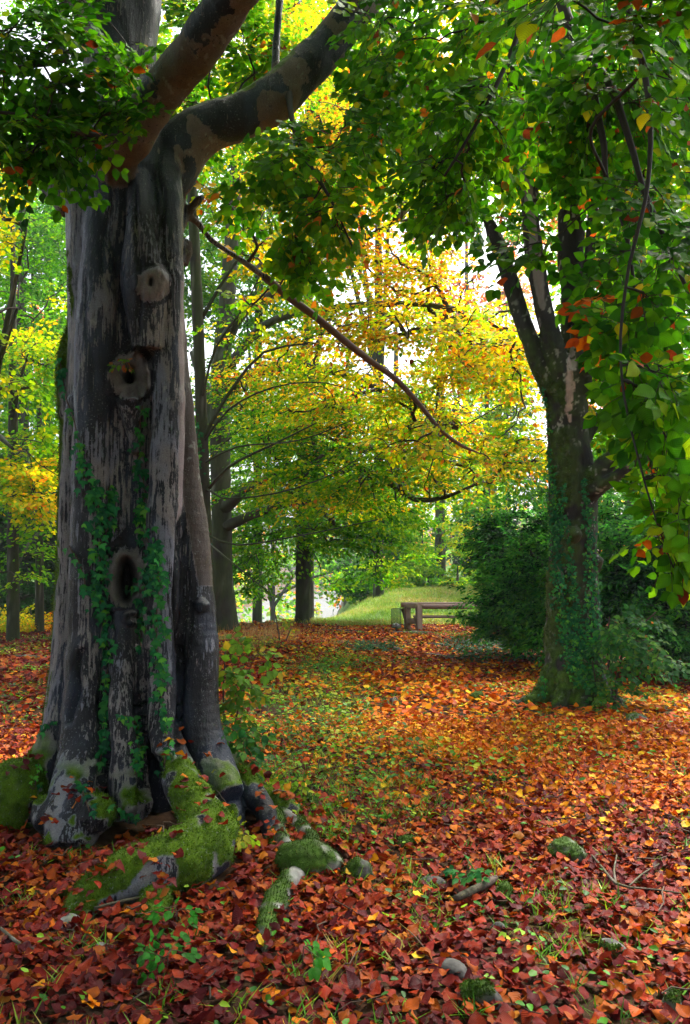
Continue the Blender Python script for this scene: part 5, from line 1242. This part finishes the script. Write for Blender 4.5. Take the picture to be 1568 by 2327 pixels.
for a in [("mossy lump of stone on the leaves at the right, below the forked tree", 1290, 1952, 48, 32, 21, 0.45), ("mossy stone end in the leaves, centre, right of the mossy root hump", 818, 2000, 34, 32, 22, 0.15),
          ("dark mossy stone beside the dead stick", 1146, 2048, 28, 24, 23, 0.2), ("rounded grey stone, upper of the two near the bottom", 1035, 2225, 40, 28, 24, -0.48), ("grey-green stone near the bottom edge, lower of two", 1090, 2290, 46, 34, 25, -0.38),
          ("dark stone in the bottom right corner", 1535, 2300, 40, 26, 26, -0.73), ("flat dark stone in the leaves towards the lower right", 1395, 2175, 46, 24, 27, -0.58), ("small dark stone beside the tall grass tuft", 1135, 2125, 18, 20, 28, -0.78),
          ("small mossy stone above the centre, in the weeds", 925, 1925, 26, 18, 29, -0.28), ("pale stone half buried, bottom left", 150, 2110, 38, 16, 30, -0.98, .3), ("half buried stone between root and stick", 985, 2012, 30, 14, 31, -0.78),
          ("low mossy stone at the foot of the forked tree", 1085, 1588, 18, 12, 32, -0.18), ("low stone with moss right of the forked tree", 1450, 1640, 40, 14, 33, -0.08), ("pale pebble in the leaves, bottom left", 230, 2165, 26, 14, 34, -1.18, .35)]:
    stone(*a)
def stick(label, rows, name="dead_stick", col=(.10, .075, .06), seed=1, up=.03, cat="stick", sides=8, forks=(), group=None):
    mbx = MB()
    def one(rw):
        A = []
        for x, y, rad in rw:
            p = on_ground(x, y); A.append([p[0], p[1], p[2] + up, rad * p[1] / F])
        A = spline(np.array(A), .04); mbx.tube(A[:, :3], A[:, 3], sides, col, bump=.25, seed=seed)
        return A
    A = one(rows)
    for f in forks: one(f)
    V = np.vstack(mbx.v); c, _ = trunk_cols(V, None, col, .6, .25, seed); mbx.v = [V]; mbx.c = [c]
    o = mbx.build(name, M_BARK_FAR); tag(o, label, cat, group)
stick("rotten grey stick lying in the leaves, centre right", [(1035, 2068, 7), (1070, 2050, 9), (1110, 2030, 9), (1128, 2018, 6)], up=.05, seed=3)
stick("thin forked twig on the leaves at the right", [(1345, 1965, 2), (1365, 1990, 3), (1400, 2032, 3.5), (1430, 2042, 3), (1500, 2048, 2), (1550, 2056, 1.5)], forks=[[(1400, 2032, 3), (1396, 2000, 2.5), (1402, 1965, 1.5)], [(1430, 2038, 2), (1460, 2010, 2), (1500, 1985, 1.5)]], up=.05, seed=4, name="twig", cat="twig", sides=5)
stick("short dark stick on the leaves left of the centre", [(215, 2090, 3), (270, 2075, 3.5), (330, 2062, 3), (360, 2055, 2)], up=.05, seed=5)
stick("broken branch stub in the lower left corner", [(0, 2130, 3), (40, 2165, 4), (75, 2180, 3)], up=.04, seed=6)
for i, (lab, rw) in enumerate([("root crossing the path left of the bench", [(790, 1463, 3), (840, 1470, 7), (885, 1474, 7), (940, 1484, 3)]), ("curved root in the path nearest the bench", [(860, 1441, 3), (905, 1440, 6), (960, 1440, 7), (1020, 1444, 3)]),
                  ("root on the path running to the yew bushes", [(960, 1462, 3), (1020, 1470, 7), (1070, 1480, 8), (1110, 1486, 3)]), ("low root further down the path", [(800, 1500, 3), (850, 1508, 5), (900, 1506, 2)]),
                  ("long dark root in front of the yew bushes", [(930, 1482, 3), (1000, 1492, 6), (1080, 1505, 6), (1140, 1515, 2)]), ("root near the crest in front of the black trunk", [(720, 1432, 3), (790, 1436, 6), (840, 1440, 3)]),
                  ("dark root reaching left from the clearing's far left", [(10, 1492, 3), (60, 1494, 7), (110, 1498, 5)])]):
    stick(lab, rw, name="surface_root", seed=20 + i, cat="root", group="bare roots crossing the clearing", up=.0, col=(.06, .045, .038))

# ------------------------------------------------------------------ bench, litter basket, cup
BY = 20.6
def gz1(x, y): return float(ground_z(np.array([x]), np.array([y]))[0])
bx, _, _ = at(952, 1430, BY); g0 = gz1(bx, BY)
sc = BY / F
BENCH = thing("log_bench", (bx, BY, g0), "brown log bench with post frame, half hidden by the yew bush", "bench")
wood = (.21, .15, .11); wood2 = (.16, .11, .085)
top = .70
m1 = MB(); m1.box((bx, BY, g0 + top / 2 - .04), (.155, .14, top + .06), rotz(.25), wood, .015); m1.build("leg", M_WOOD, BENCH, False)
rx = bx - .27; ry = BY + .34
m1 = MB(); m1.box((rx, ry, g0 + .30), (.15, .14, .68), rotz(.25), wood, .015); m1.build("leg", M_WOOD, BENCH, False)
def beam(a, b, w, h, name, col=wood):
    a, b = np.array(a), np.array(b); d = b - a; L_ = np.linalg.norm(d); x = d / L_; y = np.cross([0, 0, 1], x); y /= np.linalg.norm(y); z = np.cross(x, y)
    m = MB(); m.box((a + b) / 2, (L_, w, h), np.array([x, y, z]).T, col, .012); return m.build(name, M_WOOD, BENCH, False)
beam((rx - .01, ry, g0 + .64), (bx - .04, BY + .05, g0 + top - .05), .11, .12, "top_brace")
beam((rx + .03, ry - .02, g0 + .24), (bx - .05, BY + .06, g0 + .26), .10, .15, "lower_brace", wood2)
beam((rx - .10, ry + .05, g0 + .58), (rx + .0, ry + .02, g0 + .22), .12, .12, "bracket", wood2)
m1 = MB(); P_ = np.array([[rx - .16, ry + .12, g0 + .66], [rx + 1.4, ry + .08, g0 + .665], [rx + 2.9, ry + .02, g0 + .655]]); m1.tube(spline(P_, .1), .07, 16, (.20, .13, .11), bump=.05); m1.build("back_log", M_WOOD, BENCH)
m1 = MB(); P_ = np.array([[bx + .05, BY + .01, g0 + .635], [bx + 1.4, BY - .02, g0 + .63], [bx + 2.9, BY - .06, g0 + .62]]); m1.tube(spline(P_, .1), .062, 16, (.21, .135, .12), bump=.05); m1.build("front_log", M_WOOD, BENCH)
for k in range(3):
    m1 = MB(); m1.box((bx + 1.33, BY + .10 + k * .095, g0 + .365), (2.9, .085, .06), None, (.18, .12, .10), .012); m1.build("seat_plank", M_WOOD, BENCH, False)
for xx, yy in ((bx + 2.55, BY), (bx + 2.35, BY + .34)):
    m1 = MB(); m1.box((xx, yy, g0 + .26), (.15, .14, .66), rotz(.1), wood, .015); m1.build("leg", M_WOOD, BENCH, False)
KX, KY, _z = at(900.5, 1430, 20.3); KG = gz1(KX, 20.3)
BASK = thing("litter_basket", (KX, 20.3, KG), "dark green wire litter basket on a short post, left of the bench", "litter basket")
wc_ = (.012, .035, .018); h0, h1, kr = KG + .13, KG + .60, .125
m1 = MB(); m1.tube([[KX, 20.3, KG - .1], [KX, 20.3, KG + .14]], .022, 10, wc_); m1.build("post", M_METAL, BASK)
m1 = MB()
for k in range(20):
    a = k * math.pi / 10; m1.tube([[KX + kr * math.cos(a), 20.3 + kr * math.sin(a), h0], [KX + kr * math.cos(a), 20.3 + kr * math.sin(a), h1]], .0035, 4, wc_)
for k in range(15):
    z = h0 + (h1 - h0) * k / 14; rr_ = .0075 if k in (0, 14) else .0035; a = np.linspace(0, 2 * np.pi, 25)
    m1.tube(np.stack([KX + kr * np.cos(a), 20.3 + kr * np.sin(a), a * 0 + z], -1), rr_, 4, wc_, caps=False)
m1.build("wire_cage", M_METAL, BASK)
m1 = MB(); a = np.linspace(0, 2 * np.pi, 24, endpoint=False); m1.tube([[KX, 20.3, h0 - .012], [KX, 20.3, h0 + .012]], kr, 24, wc_); m1.build("base", M_METAL, BASK)
m1 = MB()
for (ox, oz, rr_, sd_) in ((-.06, .06, .045, 1), (.03, .05, .05, 2), (.07, .045, .03, 3), (-.01, .09, .03, 4)):
    m1.tube(np.array([[KX + ox, 20.3 - .02 * sd_ + .03, h0 + oz + rr_ * k] for k in (-1, -.6, 0, .6, 1)]), rr_ * np.array([.4, .85, 1, .8, .3]), 9, (.45, .47, .5), bump=.5, seed=sd_)
o = m1.build("crumpled_litter", M_PLASTIC); tag(o, "crumpled white rubbish lying in the bottom of the wire basket", "rubbish")
cp = on_ground(898, 1598); cx_, cy_, cz_ = cp[0], cp[1], cp[2] + .035
CUP = thing("paper_cup", (cx_, cy_, cz_ - .03), "small dark cup with pale open mouth lying on the leaves", "cup")
m1 = MB(); a = np.linspace(0, 2 * np.pi, 20, endpoint=False)
d = unit(np.array([.55, -.75, .12])); m1.tube([np.array([cx_, cy_, cz_]) - d * .07, np.array([cx_, cy_, cz_]) - d * .069, np.array([cx_, cy_, cz_])], [.012, .028, .036], 20, (.10, .09, .09), caps=False); m1.build("wall", M_PLASTIC, CUP)
m1 = MB(); m1.tube([np.array([cx_, cy_, cz_]) - d * .012, np.array([cx_, cy_, cz_]) - d * .008], .031, 20, (.55, .47, .42)); m1.build("inside", M_PLASTIC, CUP)
m1 = MB(); u_ = unit(np.cross(d, [0, 0, 1])); w_ = np.cross(u_, d); aa = np.linspace(0, 2 * np.pi, 25); m1.tube(np.array([cx_, cy_, cz_]) + .036 * (np.cos(aa)[:, None] * u_ + np.sin(aa)[:, None] * w_), .003, 6, (.6, .58, .55), caps=False); m1.build("rim", M_PLASTIC, CUP)

# ------------------------------------------------------------------ saplings and seedlings
def sapling(name, label, base, stems, n, size, pal, seed, ells, hang=.3, nleaf=4, nsub=1, kind='hi', cat="sapling"):
    rr = np.random.default_rng(seed); t = thing(name, on_ground(*base), label, cat, {'seedling': 'seedlings among the fallen leaves'}.get(cat)); mbx = MB(); ps = []
    for st in stems:
        P_, r_ = path(st, .05); mbx.tube(P_, r_, 6, (.07, .05, .035)); ps.append(P_)
    S = ell_sites(ells, n, rr, 3, -.6, seed); tubes, dirs = branching(ps, S, rr, tip=.0016, power=.4, maxr=.006)
    build_tubes(mbx, tubes, (.08, .06, .03), .04, .003); ml = Leaves(); cf_ = mixcol(pal, seed, 4, .2, .8)
    for s, d in zip(S, dirs): spray_near(ml, mbx, s, d, rr, size * rr.uniform(.8, 1.15), cf_, nsub, nleaf, twig=(.09, .07, .03), hang=hang)
    mbx.build("stem", M_TWIG, t); ml.build("foliage", kind, M_LEAF_NEAR, t, fold=(.05, .35), curl=(-.35, .1), seed=seed)
LG = [((.10, .25, .03), 2), ((.16, .36, .03), 3), ((.36, .42, .03), 1.5), ((.55, .42, .03), .8)]
GG = [((.03, .15, .04), 2), ((.05, .22, .04), 3), ((.12, .32, .04), 1.5), ((.45, .2, .04), .2)]
sapling("sapling", "slender sapling with green and yellow leaves against the right side of the great beech", (520, 1800), [[(538, 1800, 3, 5.35), (520, 1700, 2.5, 5.3), (508, 1600, 2, 5.3), (512, 1480, 1.5, 5.3)], [(520, 1700, 2, 5.3), (545, 1600, 1.6, 5.2), (570, 1530, 1.2, 5.2)]],
        24, .062, LG, 1001, [(545, 1560, 40, 55, 5.2, .15), (530, 1640, 40, 30, 5.2, .15), (590, 1500, 25, 20, 5.2, .1), (520, 1500, 15, 40, 5.3, .1)])
sapling("sapling", "leafy green twig leaning out at the foot of the great beech", (540, 1790), [[(540, 1790, 3, 5.2), (535, 1720, 2.5, 5.1), (550, 1660, 2, 5.0)], [(535, 1720, 2, 5.1), (490, 1650, 1.5, 4.9), (465, 1645, 1, 4.85)]],
        14, .06, GG, 1002, [(560, 1670, 40, 30, 5.0, .12), (500, 1650, 35, 10, 4.9, .05), (575, 1720, 20, 25, 5.0, .1)])
sapling("seedling", "pale yellow-green seedling growing between the roots of the great beech", (485, 1800), [[(488, 1800, 1.5, 4.75), (486, 1740, 1, 4.7)], [(488, 1800, 1.5, 4.75), (510, 1750, 1, 4.7)]], 9, .040, [((.25, .33, .05), 2), ((.4, .4, .05), 1)], 1003, [(488, 1750, 25, 30, 4.7, .06)], cat="seedling")
sapling("seedling", "bright seedling right of the great beech's roots", (655, 1830), [[(655, 1830, 1.5, 5.2), (650, 1770, 1, 5.2)]], 12, .05, [((.25, .45, .02), 2), ((.4, .5, .03), 1)], 1004, [(650, 1775, 30, 15, 5.2, .1), (685, 1805, 15, 12, 5.1, .06)], cat="seedling")
sapling("seedling", "lime seedling just above the mossy root hump", (700, 1870), [[(700, 1870, 1.5, 4.8), (700, 1840, 1, 4.8)]], 7, .045, [((.2, .45, .02), 2), ((.35, .5, .03), 1)], 1005, [(700, 1845, 22, 20, 4.8, .06)], cat="seedling")
sapling("seedling", "seedling with a few yellow-green leaves in the nook right of the big mossy root", (560, 1935), [[(560, 1935, 1.2, 4.25), (556, 1890, .8, 4.2)]], 6, .045, [((.3, .48, .03), 2), ((.5, .5, .03), 1)], 1006, [(560, 1890, 28, 12, 4.2, .05)], cat="seedling")
sapling("seedling", "fresh green three-leaved seedling in front of the pale root end", (400, 2085), [[(400, 2095, 1, 3.4), (402, 2070, .7, 3.4)]], 3, .045, [((.06, .34, .03), 2)], 1007, [(402, 2068, 16, 5, 3.4, .03)], nleaf=2, nsub=1, cat="seedling")
sapling("seedling", "green seedling in the middle of the near leaves", (345, 2200), [[(380, 2200, 1, 3.0), (382, 2170, .7, 3.0)]], 4, .05, [((.05, .26, .03), 2)], 1008, [(378, 2170, 30, 14, 3.0, .04)], nleaf=3, nsub=1, cat="seedling")
sapling("seedling", "bright green broad-leaved plant near the bottom edge, right of the centre", (690, 2180), [[(688, 2190, 1, 2.95), (690, 2150, .7, 2.95)]], 3, .045, [((.08, .36, .04), 2)], 1009, [(690, 2155, 22, 14, 2.95, .04)], nleaf=2, nsub=1, cat="seedling")
sapling("seedling", "bluish-green plant among the leaves above the dead stick", (1060, 2000), [[(1060, 2000, 1.2, 3.85), (1062, 1965, .8, 3.85)]], 6, .05, [((.03, .2, .06), 2), ((.06, .26, .06), 2)], 1010, [(1060, 1970, 26, 16, 3.85, .06)], nleaf=3, nsub=1, cat="seedling")
sapling("sapling", "wide green sapling just right of the forked tree", (1395, 1600), [[(1395, 1610, 4, 9), (1410, 1500, 3, 8.9), (1440, 1440, 2, 8.8), (1490, 1390, 1.5, 8.7)], [(1400, 1560, 3, 9), (1460, 1500, 2.5, 8.8), (1520, 1490, 1.5, 8.7)], [(1395, 1590, 3, 9), (1380, 1480, 2, 8.9), (1385, 1400, 1.5, 8.9)]],
        64, .075, GG, 1011, [(1430, 1460, 70, 60, 8.8, .4), (1490, 1500, 45, 35, 8.7, .3), (1400, 1540, 45, 45, 8.8, .3), (1480, 1395, 35, 20, 8.7, .2), (1400, 1590, 40, 25, 8.7, .2)], nleaf=5, nsub=2)
sapling("sapling", "yellow-green sprouts at the foot of the forked tree", (1355, 1600), [[(1355, 1605, 2, 8.9), (1352, 1540, 1.5, 8.9), (1345, 1500, 1, 8.9)]], 16, .06, LG, 1012, [(1352, 1560, 24, 40, 8.85, .12), (1380, 1620, 30, 12, 8.7, .15)])
sapling("shrub", "leggy yellow-leaved shrub on the crest left of the black trunk", (640, 1490), [[(640, 1480, 2, 17), (630, 1420, 1.5, 17), (625, 1390, 1, 17)], [(640, 1480, 2, 17), (660, 1430, 1.2, 17)], [(640, 1480, 2, 17), (600, 1440, 1.2, 17)]], 26, .085, [((.2, .36, .03), 2), ((.5, .46, .04), 2), ((.5, .2, .03), .6)], 1013, [(640, 1430, 45, 35, 17, .5), (600, 1460, 45, 20, 15.5, .5), (560, 1470, 30, 25, 14, .4)], cat="shrub")
# twigs with leaves in the middle scar
sapling("sprig", "small sprig with green and rust leaves growing in the round hollow of the great beech", (290, 1800), [[(293, 850, 1, 4.85), (285, 825, .8, 4.74), (275, 815, .6, 4.7)]], 5, .036, [((.12, .3, .02), 2), ((.45, .13, .03), 2)], 1014, [(280, 822, 14, 12, 4.68, .03)], nleaf=2, nsub=1, cat="sprig")
# long bare twigs of the slim tree
rr = np.random.default_rng(5)

# ------------------------------------------------------------------ mist
mh, hn, hl, hp, ho = nodemat("haze"); hn.remove(hp)
v = hn.new("ShaderNodeVolumePrincipled"); v.inputs["Color"].default_value = (.88, .93, 1, 1); v.inputs["Density"].default_value = .0008; v.inputs["Anisotropy"].default_value = .2
hl.new(v.outputs[0], ho.inputs["Volume"])
mb = MB(); mb.box((0, 60, 14), (340, 220, 46)); hz = mb.build("haze", mh, None, False); tag(hz, kind="stuff")
